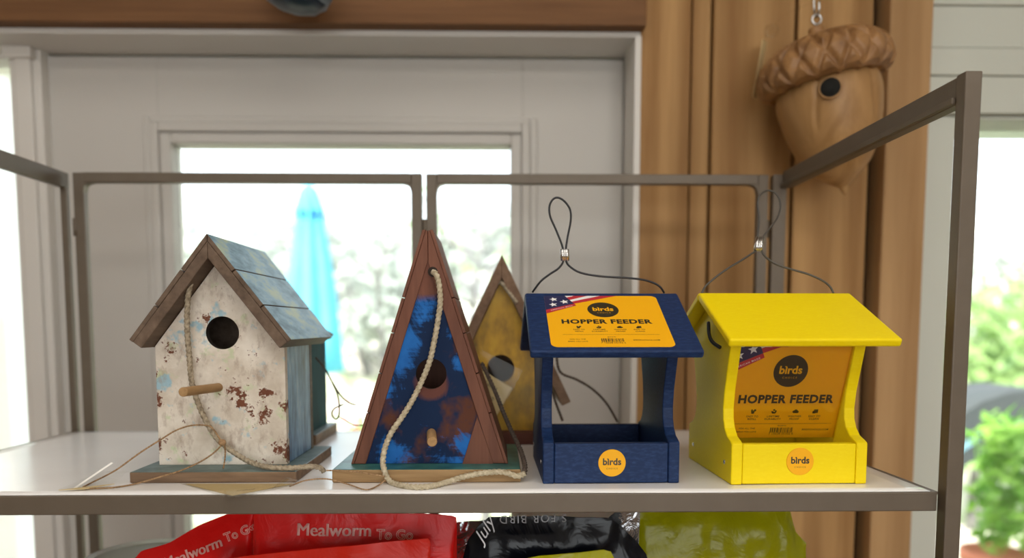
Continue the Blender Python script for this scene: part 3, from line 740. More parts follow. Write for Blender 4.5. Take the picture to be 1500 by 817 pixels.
for sd in (-1, 1):
    MB().box(min(sd * .046, sd * .054), max(sd * .046, sd * .054), .0282, .1058, BT, zi - .054 * math.tan(a3)).build('side_wall', M_must, h)
    pl = [spt(sd, .0002, 0, ap3, a3), spt(sd, L3, 0, ap3, a3), spt(sd, L3, .012, ap3, a3), spt(sd, .012 * math.tan(a3) + .0002, .012, ap3, a3)]
    MB().prism(pl, 1, .006, .13).build('roof_board', M_brownroof, h, .0008)
cordpart(h, 'hanging_rope', [(0.0027, 0.9280, 1.6433), (-0.0015, 0.9200, 1.6360), (0.0052, 0.9150, 1.6316), (0.0135, 0.9130, 1.6207), (0.0227, 0.9110, 1.6073)], .0027, M_rope)
cordpart(h, 'cord', [(0.0724, 0.9000, 1.5524), (0.0720, 0.9050, 1.5372), (0.0775, 0.9100, 1.5218), (0.0975, 0.9150, 1.5130), (0.1178, 0.9200, 1.5006), (0.1359, 0.9250, 1.4828), (0.1516, 0.9300, 1.4579)], .0017, M_cord, 2, .008, 8)
cordpart(h, 'cord', [(0.0608, 0.9000, 1.5208), (0.0651, 0.9000, 1.5024), (0.0714, 0.9050, 1.4834), (0.0795, 0.9100, 1.4624)], .0017, M_cord, 2, .008, 8)
# tag in a clear sleeve hanging in front of it
tg = thing('paper_tag', 'kraft paper tag in clear sleeve leaning on the yellow birdhouse hole', 'tag', (-0.0025, 0.9000, 1.4983))
q = mtx(tg).inverted()
def flat(name, pts, th, mat, parent, nrm=(0, -1, 0)):
    mb = MB(); nv = Vector(nrm) * th; b = [q @ Vector(p) for p in pts]; n_ = len(b)
    mb.add([tuple(p) for p in b] + [tuple(p + nv) for p in b], [list(range(n_))[::-1], list(range(n_, 2 * n_))] + [[i, (i + 1) % n_, n_ + (i + 1) % n_, n_ + i] for i in range(n_)])
    return mb.build(name, mat, parent)
flat('clear_sleeve', [(-0.0230, 0.8950, 1.5526), (0.0298, 0.8950, 1.5253), (-0.0034, 0.8950, 1.4628), (-0.0548, 0.8950, 1.4897)], .0004, M_clear, tg)
flat('card', [(-0.0273, 0.8980, 1.5310), (0.0166, 0.8980, 1.5043), (-0.0051, 0.8980, 1.4650), (-0.0483, 0.8980, 1.4894)], .0006, M_kraft, tg)
e0, e1, e2 = [Vector(p) for p in [(-0.0273, 0.8965, 1.5311), (0.0166, 0.8965, 1.5044), (-0.0482, 0.8965, 1.4895)]]
ex = (e1 - e0).normalized(); ey = -(e2 - e0).normalized()
fn = lambda u, v: tuple(q @ (e0 + ex * u + ey * v))
mb = MB(); mb.text('Crafted', fn, width=.020, cx=.026, cy=-.011, shear=.4); mb.text('friends', fn, width=.017, cx=.03, cy=-.023, shear=.4); mb.build('lettering', M_ink, tg)
MB().sweep([q @ Vector(p) for p in [(-0.0198, 0.8960, 1.5493), (-0.0148, 0.9000, 1.5773), (-0.0065, 0.9050, 1.6104), (0.0010, 0.9070, 1.6336)]], .0005, 6).build('thread', M_clear, tg)

# ------------------------------------------------------------------ house 4: teal house behind the white one
H4 = (-.302, .905, SZ)
h = thing('birdhouse', 'teal birdhouse mostly hidden behind the white one', 'birdhouse', H4)
n = NT('teal_weathered_paint'); a = n.noise(50, 5, .65, n.mapped((1, 1, .2)))
M_teal2 = n.fin(n.ramp(a, [(.3, srgb(6, 44, 50)), (.6, srgb(10, 70, 76)), (.8, srgb(30, 94, 96))]), .8, 0, .1)
BT = .013
MB().box(-.078, .078, 0, .12, 0, BT, 0, None, {1: 1}).build('base', [M_h1edgex, M_h1base], h, .001)
poly = [(-.067, BT), (.067, BT), (.067, .128), (0, .172), (-.067, .128)]
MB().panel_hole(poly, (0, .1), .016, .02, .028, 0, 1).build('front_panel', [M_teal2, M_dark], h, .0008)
MB().prism(poly, 1, .098, .106).build('back_panel', M_teal2, h)
for sd in (-1, 1):
    MB().box(min(sd * .059, sd * .0668), max(sd * .059, sd * .0668), .0282, .0978, BT, .127).build('side_wall', M_teal2, h)
    a4 = math.atan2(.044, .067); pl = [spt(sd, .0002, 0, (0, .184), a4), spt(sd, .089, 0, (0, .184), a4), spt(sd, .089, .009, (0, .184), a4), spt(sd, .009 * math.tan(a4) + .0002, .009, (0, .184), a4)]
    MB().prism(pl, 1, .012, .125).build('roof_board', M_h1edge, h, .0008)
cordpart(h, 'cord', [(-0.2252, 0.9180, 1.5403), (-0.2115, 0.9050, 1.5275), (-0.2016, 0.9000, 1.5111), (-0.1901, 0.8950, 1.4949), (-0.1799, 0.8930, 1.4868), (-0.1720, 0.8900, 1.4846)], .0011, M_cord, 2, .006, 8)
cordpart(h, 'cord', [(-0.2016, 0.9000, 1.5111), (-0.1942, 0.8950, 1.4949), (-0.1918, 0.8900, 1.4747), (-0.1961, 0.8900, 1.4673), (-0.2009, 0.8900, 1.4739), (-0.1975, 0.8900, 1.4805), (-0.1867, 0.8900, 1.4855)], .0011, M_cord, 2, .006, 8)
cordpart(h, 'twine', [(-0.1932, 0.8920, 1.4704), (-0.1818, 0.8920, 1.4637), (-0.1722, 0.8930, 1.4594), (-0.1619, 0.9000, 1.4592)], .0008, M_twine, 2, .006, 8)

# ------------------------------------------------------------------ hopper feeders
def hdpe(name, c, spk):
    n = NT(name); a = n.noise(420, 3, .6, n.mapped((.35, 1, 1))); b = n.noise(60, 3)
    n.bump(a, .22, .0005)
    return n.fin(n.mix(n.ramp(a, [(.45, 0.0), (.75, .6)]), c, spk), .5, 0, .22)
M_navy = hdpe('navy_recycled_plastic', srgb(20, 42, 82), srgb(44, 72, 118))
M_yel = hdpe('yellow_recycled_plastic', srgb(244, 216, 0), srgb(250, 226, 30))
M_label = plain('label_amber_print', srgb(246, 178, 8), .5, 0, .3)
M_lab_d = plain('label_dark_print', srgb(46, 42, 28), .4)
M_lab_navy = plain('label_navy_print', srgb(36, 42, 84), .4)
M_lab_red = plain('label_red_print', srgb(190, 44, 56), .4)
M_lab_wh = plain('label_white_print', srgb(240, 238, 236), .4)
M_chrome = plain('bright_ferrule', srgb(205, 205, 205), .25, 1)
M_wire = plain('black_coated_cable', srgb(22, 24, 30), .4)
M_wire2 = plain('grey_coated_cable', srgb(70, 66, 60), .4)
M_plexi = glass_mat('clear_acrylic', (.97, .97, .97), .03, 1.0)
FW, FD = .064, .071
RZ, EZ, EY = .1800, .1245, .099
ra = math.atan2(RZ - EZ, EY); RL = math.hypot(EY, RZ - EZ)
def feeder(label, loc, rz, mat, EZ=EZ):
    ra = math.atan2(RZ - EZ, EY)
    t = thing('hopper_feeder', label, 'bird feeder', loc, rz)
    th = .0078; vt = th / math.cos(ra)
    def under(y): return RZ - abs(y) * math.tan(ra) - vt - .0003
    fr = [(-FD, 0), (-FD, .0385), (-.0665, .0405), (-.057, .0435), (-.0495, .050), (-.0455, .058), (-.0445, .068), (-.0475, .085), (-.066, under(.066))]
    prof = fr + [(0, under(0))] + [(-y, z) for (y, z) in fr[::-1]]
    for s in (-1, 1):
        MB().prism(prof, 0, s * .0535, s * FW).build('side_panel', mat, t, .0012, 2)
        for (yy, zz) in ((-.052, .018), (.052, .018)):
            MB().lathe([(.0022, 0), (.0022, .0006), (.0012, .0010)], 12, 0, Matrix.Translation((s * FW, yy, zz)) @ Matrix.Rotation(R(90 * s), 4, 'Y')).build('screw', M_chrome, t)
    for s in (-1, 1):
        MB().box(-.0532, .0532, s * .0705 if s < 0 else .0615, -.0615 if s < 0 else .0705, .0005, .0378).build('tray_board', mat, t, .001)
        pl = [(s * .0002, RZ), (s * EY, EZ), (s * (EY - th * math.sin(ra)), EZ - th * math.cos(ra)), (s * .0002, RZ - vt)]
        MB().prism(pl, 0, -.0775, .0775).build('roof_panel', mat, t, .0022, 3)
    MB().box(-.0532, .0532, -.0612, .0612, .005, .013).build('floor_board', mat, t)
    return t
def make_label(parent, Wd, frame, lay=None):
    def Y(y):
        if not lay: return y
        for (a, a2), (b, b2) in zip(lay, lay[1:]):
            if b <= y <= a: return a2 + (b2 - a2) * (y - a) / (b - a)
        return y
    # frame(x, y, d): x right from the left edge, y down from the top, d lift off the sheet
    Hh = .885 * Wd; rc = .055 * Wd
    sheet = MB(); pts = []
    for (cx, cy, a0) in ((rc, rc, 180), (Wd - rc, rc, 270), (Wd - rc, Hh - rc, 0), (rc, Hh - rc, 90)):
        for k in range(7):
            a = R(a0 + 90 * k / 6); pts.append((cx + rc * math.cos(a), cy + rc * math.sin(a)))
    pts[0:7] = [(0, 0)]
    pts = pts[::-1]
    top = [frame(x, y, .0002) for x, y in pts]; bot = [frame(x, y, 0) for x, y in pts]; k = len(pts)
    sheet.add(top + bot, [list(range(k)), list(range(k, 2 * k))[::-1]] + [[i, k + i, k + (i + 1) % k, (i + 1) % k] for i in range(k)])
    lb = sheet.build('product_label', M_label, parent)
    F = lambda d: (lambda x, y: frame(x * Wd, -y * Wd, d))
    d1, d2, d3 = .0003, .0004, .0005
    dk = MB(); fd = F(d1)
    dk.disc(fd, .494, Y(-.30), .135)
    dk.text('HOPPER FEEDER', fd, width=.765, cx=.499, cy=Y(-.54), bold=.045, space=1.10)
    cols = (.250, .418, .592, .752)
    for x, (c1, c2), wv in zip(cols, (('EASY TO', 'REFILL'), ('LIFETIME', 'DURABILITY'), ('WEATHER', 'PROOF'), ('EASY TO', 'CLEAN')), ((.094, .07), (.1, .132), (.108, .078), (.094, .078))):
        dk.text(c1, fd, width=wv[0], cx=x, cy=Y(-.692), bold=.016, space=1.08); dk.text(c2, fd, width=wv[1], cx=x, cy=Y(-.716), bold=.016, space=1.08)
    ic = Y(-.65)
    # four icons: pail, two hands, cloud, brush square
    x = cols[0]; dk.poly([(x - .018, ic + (-.640 + .65)), (x + .014, ic + (-.640 + .65)), (x + .008, ic + (-.668 + .65)), (x - .012, ic + (-.668 + .65))], fd); dk.disc(fd, x + .014, ic + (-.638 + .65), .010, 0, 14); dk.disc(fd, x - .01, ic + (-.636 + .65), .007, 0, 12)
    x = cols[1]; dk.disc(fd, x, ic + (-.636 + .65), .009, 0, 14); dk.disc(fd, x + .014, ic + (-.646 + .65), .008, 0, 14); dk.poly([(x - .022, ic + (-.652 + .65)), (x + .022, ic + (-.652 + .65)), (x + .012, ic + (-.668 + .65)), (x - .012, ic + (-.668 + .65))], fd); dk.poly([(x - .022, ic + (-.646 + .65)), (x - .004, ic + (-.646 + .65)), (x - .002, ic + (-.653 + .65)), (x - .022, ic + (-.653 + .65))], fd)
    x = cols[2]; dk.disc(fd, x - .012, ic + (-.652 + .65), .012, 0, 16); dk.disc(fd, x + .002, ic + (-.646 + .65), .015, 0, 18); dk.disc(fd, x + .016, ic + (-.653 + .65), .011, 0, 16); dk.poly([(x - .016, ic + (-.664 + .65)), (x + .018, ic + (-.664 + .65)), (x + .018, ic + (-.652 + .65)), (x - .016, ic + (-.652 + .65))], fd)
    x = cols[3]; dk.poly([(x - .012, ic + (-.632 + .65)), (x + .022, ic + (-.632 + .65)), (x + .022, ic + (-.664 + .65)), (x - .012, ic + (-.664 + .65))], fd); dk.poly([(x - .022, ic + (-.648 + .65)), (x - .006, ic + (-.640 + .65)), (x + .004, ic + (-.668 + .65)), (x - .022, ic + (-.668 + .65))], fd)
    dk.poly([(.107, Y(-.757)), (.903, Y(-.757)), (.903, Y(-.757) - .0025), (.107, Y(-.757) - .0025)], fd)
    dk.text('FOR ALL THE', fd, width=.128, cx=.222, cy=Y(-.800), bold=.016, space=1.15); dk.text('BIRDS YOU LOVE', fd, width=.158, cx=.222, cy=Y(-.830), bold=.016, space=1.1)
    dk.text('BCHF70', fd, width=.066, cx=.503, cy=Y(-.776), bold=.004)
    rr = random.Random(11); xx = .412
    while xx < .595:
        wv = rr.choice((.003, .003, .006, .009)); dk.poly([(xx, Y(-.793)), (min(xx + wv, .597), Y(-.793)), (min(xx + wv, .597), Y(-.838)), (xx, Y(-.838))], fd); xx += wv + rr.choice((.003, .004, .006))
    dk.text('7 15038 55102 6', fd, width=.2, cx=.505, cy=Y(-.847), bold=.002)
    dk.text('BIRDSCHOICE.COM', fd, width=.215, cx=.78, cy=Y(-.812), bold=.016, space=1.1)
    dk.build('dark_print', M_lab_d, lb)
    am = MB(); fa = F(d2); am.text('b\u00ecrds', fa, width=.18, cx=.494, cy=Y(-.30) + .010, bold=.028); am.text('CHOICE', fa, width=.115, cx=.494, cy=Y(-.30) - .055, space=1.6, bold=-.004)
    am.build('logo_print', M_label, lb)
    nv = MB(); fv = F(d1); nv.poly([(0, 0), (.185, 0), (.254, -.150), (.0, -.265)], fv); nv.build('flag_canton', M_lab_navy, lb)
    rd = MB(); rd.poly([(0, -.265), (.254, -.150), (.2706, -.186), (0, -.330)], F(d2))
    rd.poly([(.2, -.033), (.268, 0), (.3875, 0), (.222, -.079)], F(d1)); rd.poly([(.236, -.111), (.502, 0), (.648, 0), (.254, -.150)], F(d1)); rd.build('flag_red', M_lab_red, lb)
    wh = MB(); wh.poly([(.185, 0), (.268, 0), (.2, -.033)], F(d1)); wh.poly([(.222, -.079), (.3875, 0), (.502, 0), (.236, -.111)], F(d1))
    for (cx, cy, r) in ((.080, -.072, .040), (.070, -.170, .040), (.172, -.118, .042)):
        st = [(cx + (r if k % 2 == 0 else r * .42) * math.cos(R(90 + 36 * k + 14)), cy + (r if k % 2 == 0 else r * .42) * math.sin(R(90 + 36 * k + 14))) for k in range(10)]
        for k in range(10): wh.poly([(cx, cy), st[k], st[(k + 1) % 10]], F(d3))
    wh.text('AMERICAN MADE', F(d3), width=.215, cx=.138, cy=-.233, rot=R(24), bold=.004, space=1.25); wh.build('flag_white', M_lab_wh, lb)
    return lb
def sticker(parent, x, z, r=.0128, label=None):
    mb = MB(); y0 = -.0706
    mb.lathe([(r, 0), (r, .0004), (r - .0003, .0006)], 48, 0, Matrix.Translation((x, y0, z)) @ Matrix.Rotation(R(90), 4, 'X'))
    st = mb.build('round_sticker', M_label, parent)
    fn = lambda u, v: (x + u, y0 - .0007, z + v)
    tx = MB().text('b\u00ecrds', fn, width=.0172, cx=0, cy=.0012, bold=.028).text('CHOICE', fn, width=.0105, cx=0, cy=-.0052, space=1.5, bold=-.004)
    tx.build('lettering', M_lab_d, st)
def cable(t, left, loop, right, fer, mat):
    q = mtx(t).inverted()
    MB().sweep([q @ Vector(p) for p in left], .00105, 10, step=.0015).build('hanger_cable', mat, t)
    MB().sweep([q @ Vector(p) for p in loop], .00105, 10, step=.0015).build('hanger_loop', mat, t)
    MB().sweep([q @ Vector(p) for p in right], .00105, 10, step=.0015).build('hanger_cable', mat, t)
    a, b = q @ Vector(fer[0]), q @ Vector(fer[1]); d = Vector((.0021, 0, 0))
    MB().cyl(a - d, b - d, .0023, 16).cyl(a + d, b + d, .0023, 16).cyl(a, b, .0019, 16).build('ferrule', M_chrome, t)

fb = feeder('navy blue hopper feeder with amber product label on its roof', (.104, .750, SZ), 1.0, M_navy)
Wl = .112
sl_ = Vector((0, -math.cos(ra), -math.sin(ra))); nl_ = Vector((0, -math.sin(ra), math.cos(ra))); r0 = Vector((0, 0, RZ))
def roof_frame(x, y, d): return tuple(Vector((-.0585 + x, 0, 0)) + r0 + sl_ * (.0075 + y) + nl_ * (d + .00005))
make_label(fb, Wl, roof_frame, [(0, 0), (-.30, -.262), (-.54, -.471), (-.65, -.568), (-.692, -.606), (-.716, -.637), (-.757, -.688), (-.776, -.729), (-.793, -.753), (-.80, -.765), (-.83, -.799), (-.838, -.806), (-.847, -.821), (-.9, -.9)])
sticker(fb, .0005, .0195)
cable(fb, [(0.0346, 0.7520, 1.6135), (0.0373, 0.7500, 1.6175), (0.0433, 0.7480, 1.6249), (0.0522, 0.7470, 1.6317), (0.0596, 0.7460, 1.6364), (0.0637, 0.7460, 1.6411), (0.0650, 0.7460, 1.6445), (0.0650, 0.7460, 1.6512)],
      [(0.0650, 0.7460, 1.6472), (0.0643, 0.7460, 1.6580), (0.0582, 0.7480, 1.6744), (0.0521, 0.7500, 1.6888), (0.0515, 0.7520, 1.6992), (0.0550, 0.7530, 1.7061), (0.0602, 0.7540, 1.7080), (0.0667, 0.7530, 1.7041), (0.0721, 0.7520, 1.6959), (0.0727, 0.7500, 1.6848), (0.0698, 0.7480, 1.6697), (0.0677, 0.7460, 1.6566), (0.0677, 0.7460, 1.6472)],
      [(0.0677, 0.7460, 1.6513), (0.0684, 0.7460, 1.6431), (0.0733, 0.7460, 1.6377), (0.0829, 0.7460, 1.6327), (0.1016, 0.7470, 1.6294), (0.1286, 0.7480, 1.6278), (0.1453, 0.7490, 1.6261), (0.1566, 0.7500, 1.6231), (0.1636, 0.7500, 1.6190), (0.1683, 0.7520, 1.6130)], [(0.0663, 0.7460, 1.6560), (0.0667, 0.7460, 1.6445)], M_wire)
fy = feeder('bright yellow hopper feeder with its printed label inside behind clear acrylic', (.2775, .7435, SZ), 1.2, M_yel, .1350)
b0 = Vector((0, -.0215, .026)); b1_ = Vector((0, -.0590, .130)); up_ = (b1_ - b0).normalized(); nn_ = Vector((0, -up_.z, up_.y))
mb = MB(); o_ = b0
vs = [o_ + Vector((sx * .0545, 0, 0)) + up_ * uu + nn_ * dd for dd in (0, .0015) for uu in (0, .108) for sx in (-1, 1)]
mb.add([tuple(v) for v in vs], [(0, 1, 3, 2), (4, 6, 7, 5), (0, 4, 5, 1), (2, 3, 7, 6), (0, 2, 6, 4), (1, 5, 7, 3)])
mb.build('acrylic_pane', M_plexi, fy)
Wy = .1225
zc = .0755   # height of the headline on the label
def in_frame(x, y, d):
    s0 = (zc - b0.z) / up_.z
    return tuple(b0 + Vector((-Wy / 2 + x, 0, 0)) + up_ * (s0 + .54 * Wy - y) - nn_ * (.0025 - d))
make_label(fy, Wy, in_frame)
sticker(fy, .0005, .0215)
cable(fy, [(0.2044, 0.7440, 1.6120), (0.2080, 0.7450, 1.6188), (0.2174, 0.7470, 1.6271), (0.2312, 0.7500, 1.6369), (0.2465, 0.7550, 1.6456), (0.2579, 0.7580, 1.6527), (0.2641, 0.7600, 1.6571), (0.2649, 0.7610, 1.6641)],
      [(0.2647, 0.7600, 1.6598), (0.2665, 0.7640, 1.6720), (0.2713, 0.7750, 1.6909), (0.2729, 0.7850, 1.7079), (0.2773, 0.7900, 1.7179), (0.2863, 0.7930, 1.7228), (0.2951, 0.7930, 1.7192), (0.2987, 0.7900, 1.7088), (0.2931, 0.7800, 1.6945), (0.2811, 0.7700, 1.6805), (0.2722, 0.7640, 1.6707), (0.2689, 0.7600, 1.6598)],
      [(0.2688, 0.7600, 1.6626), (0.2697, 0.7580, 1.6541), (0.2759, 0.7550, 1.6463), (0.2854, 0.7520, 1.6406), (0.3008, 0.7500, 1.6356), (0.3140, 0.7480, 1.6314), (0.3272, 0.7460, 1.6251), (0.3346, 0.7450, 1.6189), (0.3379, 0.7440, 1.6121)], [(0.2690, 0.7630, 1.6699), (0.2651, 0.7590, 1.6563)], M_wire2)
mb = MB(); mb.sweep([(-.070, -.012, .150), (-.072, -.022, .138), (-.071, -.030, .131), (-.066, -.038, .126)], .0018, 8); mb.build('cable_end', M_wire, fy)

# ------------------------------------------------------------------ acorn house
AC = Vector((.4685, 1.062, 1.885))
ac = thing('acorn_birdhouse', 'carved wooden acorn birdhouse hanging in front of the pine boards', 'birdhouse', AC)
n = NT('carved_acorn_wood'); a = n.noise(26, 6, .6, n.mapped((1, 1, .35)), .8)
M_ac = n.bump(a, .2, .001).fin(n.mix(n.ramp(n.noise(9, 4), [(.4, 0.0), (.65, .6)]), n.ramp(a, [(.3, srgb(140, 102, 58)), (.7, srgb(198, 156, 104))]), srgb(154, 114, 66)), .5)
n = NT('carved_cap_wood'); a = n.noise(40, 6, .6)
M_cap = n.bump(a, .3, .001).fin(n.ramp(a, [(.3, srgb(116, 80, 46)), (.7, srgb(170, 126, 78))]), .5)
tilt = Matrix.Rotation(R(8.5), 4, 'Y') if False else Matrix.Rotation(R(-12), 4, 'Y')
HC = Vector((.012, 0, .034))     # entrance hole in the tilted frame
prof = [(.0005, -.1225), (.004, -.118), (.007, -.111), (.016, -.105), (.032, -.094), (.046, -.080), (.057, -.063), (.066, -.043), (.0725, -.020), (.0765, .002), (.078, .022), (.077, .040), (.074, .056), (.070, .066)]
prof = [(r * .905, z if z < 0 else z * .62) for r, z in prof]
def subd(prof, k):
    out = []
    for i in range(len(prof) - 1):
        for j in range(k): out.append((prof[i][0] + (prof[i + 1][0] - prof[i][0]) * j / k, prof[i][1] + (prof[i + 1][1] - prof[i][1]) * j / k))
    return out + [prof[-1]]
def groove(a, z):
    g = 0
    for (a0, amp, ph) in ((-2.25, .10, 0), (-.62, .06, 2), (-.35, .05, 1), (-1.05, .05, 4)):
        d = a - (a0 + amp * math.sin(z * 45 + ph)); g = max(g, 1 - abs(d) / .05)
    return max(0, g) * (1 if z > -.03 else 0)
def bodyfn(p, r, z, a):
    aa = a if a < math.pi else a - 2 * math.pi
    k = 1 - .07 * groove(aa, z) + .012 * noise.noise(Vector((p.x * 30, p.y * 30, p.z * 12)))
    return Vector((p.x * k, p.y * k, p.z))
mb = MB(); mb.lathe(subd(prof, 3), 120, 0, tilt, bodyfn); mb.build('nut_body', M_ac, ac)
c_ = tilt @ Vector((-.0275, -.0662, .014))
hr = Matrix.Rotation(R(-21), 4, 'Z')
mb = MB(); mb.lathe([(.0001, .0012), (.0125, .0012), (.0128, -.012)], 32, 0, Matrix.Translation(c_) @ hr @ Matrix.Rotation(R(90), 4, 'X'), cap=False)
mb.build('entrance_hole', plain('hole_shade_black', (.004, .004, .003), .9), ac, label='round dark entrance hole')  # black disc on the surface stands in for the shade inside the hole
mb = MB(); tor = []
mb.sweep([Vector(c_) + hr @ Vector((.0134 * math.cos(2 * math.pi * k / 20), .0006 + .0006 * math.cos(4 * math.pi * k / 20), .0134 * math.sin(2 * math.pi * k / 20))) for k in range(20)], .0016, 8, closed=True); mb.build('hole_rim', M_ac, ac)
cp = [(.068, .060), (.082, .058), (.091, .062), (.096, .070), (.0965, .080), (.094, .091), (.088, .101), (.079, .109), (.066, .116), (.050, .121), (.032, .1245), (.016, .126), (.013, .131), (.011, .140), (.0002, .1405)]
def capfn(p, r, z, a):
    if z > .1252 or z < .0585: return Vector((p.x * .925, p.y * .925, p.z - .0275))
    u = a * 17 / (2 * math.pi) + .3; v = (z - .06) * 34
    d1_ = abs((u + v * .5) % 1 - .5) * 2; d2_ = abs((u - v * .5) % 1 - .5) * 2
    g = min(1, min(d1_, d2_) / .4)
    k = .925 * (1 + .075 * (g - .7))
    return Vector((p.x * k, p.y * k, p.z - .0275 + .004 * (g - .7)))
mb = MB(); mb.lathe(subd(cp, 6), 272, 0, Matrix.Translation((0, 0, 0)) @ tilt, capfn, False); mb.build('cap', M_cap, ac)
tp0 = tilt @ Vector((0, 0, .1115))
mb = MB(); ek = tp0 + Vector((0, 0, .012))
mb.cyl(tp0 - Vector((0, 0, .006)), tp0 + Vector((0, 0, .006)), .0022, 10)
mb.sweep([ek + Vector((.0065 * math.cos(2 * math.pi * k / 16), 0, .0065 * math.sin(2 * math.pi * k / 16))) for k in range(16)], .0018, 8, closed=True, step=.0015); mb.build('screw_eye', M_chrome, ac)
top = AC + ek
hk = thing('wall_hook', 'steel hook on the pine boards holding the acorn birdhouse', 'hook', (top.x, YF - .001, 2.16))
q = mtx(hk).inverted()
mb = MB(); mb.sweep([q @ Vector(v) for v in [(top.x, YF - .001, 2.16), (top.x, top.y + .03, 2.15), (top.x, top.y + .012, 2.11), (top.x, top.y + .011, top.z + .03), (top.x, top.y + .006, top.z + .009), (top.x, top.y, top.z + .0035), (top.x, top.y - .007, top.z + .012), (top.x, top.y - .006, top.z + .022)]], .0018, 8); mb.build('hook_wire', M_chrome, hk)
mb = MB(); mb.lathe([(.012, 0), (.012, .003), (.004, .006)], 20, 0, Matrix.Rotation(R(90), 4, 'X')); mb.build('hook_plate', M_chrome, hk)
# tag seen nearly edge-on at the acorn's left
tg = thing('hanging_tag', 'pale card tag seen edge-on at the left of the acorn birdhouse cap', 'tag', (0.3932, 1.1400, 1.9660))
q = mtx(tg).inverted()
flat('card', [(0.3885, 1.1150, 1.9984), (0.3755, 1.1150, 1.9164), (0.3970, 1.1600, 1.9269), (0.4106, 1.1600, 2.0113)], .0008, M_kraft, tg, (1, 0, 0))
MB().sweep([q @ Vector(p) for p in [(0.4004, 1.1400, 2.0058), (0.4046, 1.1300, 2.0168), (0.4189, 1.1100, 2.0314), (0.4364, 1.0800, 2.0325), (0.4470, 1.0660, 2.0304)]], .0006, 6).build('thread', M_clear, tg)
mb = MB(); cl = q @ Vector((0.4041, 1.1200, 2.0130))
mb.lathe([(.001, -.009), (.010, -.006), (.012, 0), (.009, .006), (.001, .009)], 10, 0, Matrix.Translation(cl), lambda p, r, z, a: p * (1 + .25 * noise.noise(p * 160))); mb.build('clear_wrap', M_clear, tg)

# dark rounded fitting at the top edge
p = (-0.2783, 1.0600, 2.0458)
dm = thing('hanging_lantern', 'dark navy rounded lantern underside at the top edge, before the brown beam', 'lantern', (p[0], p[1], p[2]))
M_lan = plain('dark_navy_enamel', srgb(18, 34, 50), .35); M_lan2 = plain('grey_blue_rim', srgb(84, 92, 108), .4)
tl = Matrix.Rotation(R(11), 4, 'Y')
MB().lathe([(.0002, -.034), (.022, -.032), (.036, -.027), (.045, -.018)], 8, 0, tl).build('bowl', M_lan, dm)
MB().lathe([(.045, -.018), (.053, -.012), (.055, .0), (.050, .010), (.03, .05), (.008, .075), (.0002, .078)], 8, 0, tl).build('hood', M_lan2, dm, .002)
MB().sweep([(0, 0, .07), (0, .0, .12), (0, .03, .24), (0, .082, .245)], .002, 8).build('hanger', M_wire, dm)

# ------------------------------------------------------------------ flat tag by the left twine, card under the white house
tg = thing('plastic_sleeve', 'clear plastic sleeve with kraft card lying at the shelf edge, left of the white birdhouse', 'sleeve', (-0.3736, 0.6720, 1.4340))
q = mtx(tg).inverted()
pts = [Vector(v) for v in [(-0.3917, 0.6506, 1.4345), (-0.3539, 0.6581, 1.4345), (-0.3469, 0.6930, 1.4345), (-0.3929, 0.7321, 1.4360)]]
mb = MB(); nu, nv = 14, 10
for j in range(nv + 1):
    for i in range(nu + 1):
        u, v = i / nu, j / nv
        p = (pts[0].lerp(pts[1], u)).lerp(pts[3].lerp(pts[2], u), v); p.z += .004 * abs(noise.noise(Vector((u * 3, v * 3, 1)))) + .012 * max(0, v - .3) * u
        mb.v.append(tuple(q @ p))
for j in range(nv):
    for i in range(nu):
        a = j * (nu + 1) + i; mb.face([a, a + 1, a + nu + 2, a + nu + 1], 0, True)
mb.build('clear_film', M_clear, tg)
flat('folded_edge', [(-0.3857, 0.6650, 1.4325), (-0.3820, 0.6650, 1.4331), (-0.3599, 0.6900, 1.4520), (-0.3618, 0.6900, 1.4526)], .0005, plain('white_plastic_edge', srgb(240, 238, 232), .3), tg)
flat('card', [(-0.3905, 0.6546, 1.4342), (-0.3715, 0.6682, 1.4342), (-0.3540, 0.6795, 1.4342), (-0.3697, 0.6583, 1.4342)], .0005, M_kraft, tg, (0, 0, 1))
tg = thing('plastic_sleeve', 'kraft card in clear sleeve sticking out from under the base of the white birdhouse', 'sleeve', (-0.2368, 0.6610, 1.4340))
q = mtx(tg).inverted()
flat('card', [(-0.2901, 0.6820, 1.4334), (-0.1913, 0.6801, 1.4334), (-0.1989, 0.6715, 1.4334), (-0.2302, 0.6339, 1.4334)], .0005, M_kraft, tg, (0, 0, 1))
flat('clear_film', [(-0.2965, 0.6823, 1.4340), (-0.1838, 0.6802, 1.4340), (-0.2004, 0.6520, 1.4340), (-0.2216, 0.6261, 1.4340), (-0.2354, 0.6289, 1.4340)], .0003, M_clear, tg, (0, 0, 1))
c0, c1_ = [Vector(v) for v in [(-0.2337, 0.6490, 1.4342), (-0.2044, 0.6651, 1.4342)]]
ex = (c1_ - c0).normalized(); ey = Vector((-ex.y, ex.x, 0))
MB().text('crafted', lambda u, v: tuple(q @ (c0 + ex * u + ey * v)), width=.016, cx=.01, cy=.0, shear=.4).build('lettering', M_ink, tg)
mb = MB(); pts = [Vector(v) for v in [(-0.2026, 0.6553, 1.4345), (-0.1891, 0.6635, 1.4345), (-0.1799, 0.6899, 1.4345), (-0.1987, 0.6841, 1.4345)]]
nu, nv = 10, 8
for j in range(nv + 1):
    for i in range(nu + 1):
        u, v = i / nu, j / nv; p = (pts[0].lerp(pts[1], u)).lerp(pts[3].lerp(pts[2], u), v)
        p.z += .007 * math.sin(math.pi * u) * math.sin(math.pi * min(1, v + .1)) + .001 * noise.noise(Vector((u * 6, v * 6, 4))); mb.v.append(tuple(q @ p))
for j in range(nv):
    for i in range(nu):
        a = j * (nu + 1) + i; mb.face([a, a + 1, a + nu + 2, a + nu + 1], 0, True)
mb.build('film_flap', M_clear, tg)

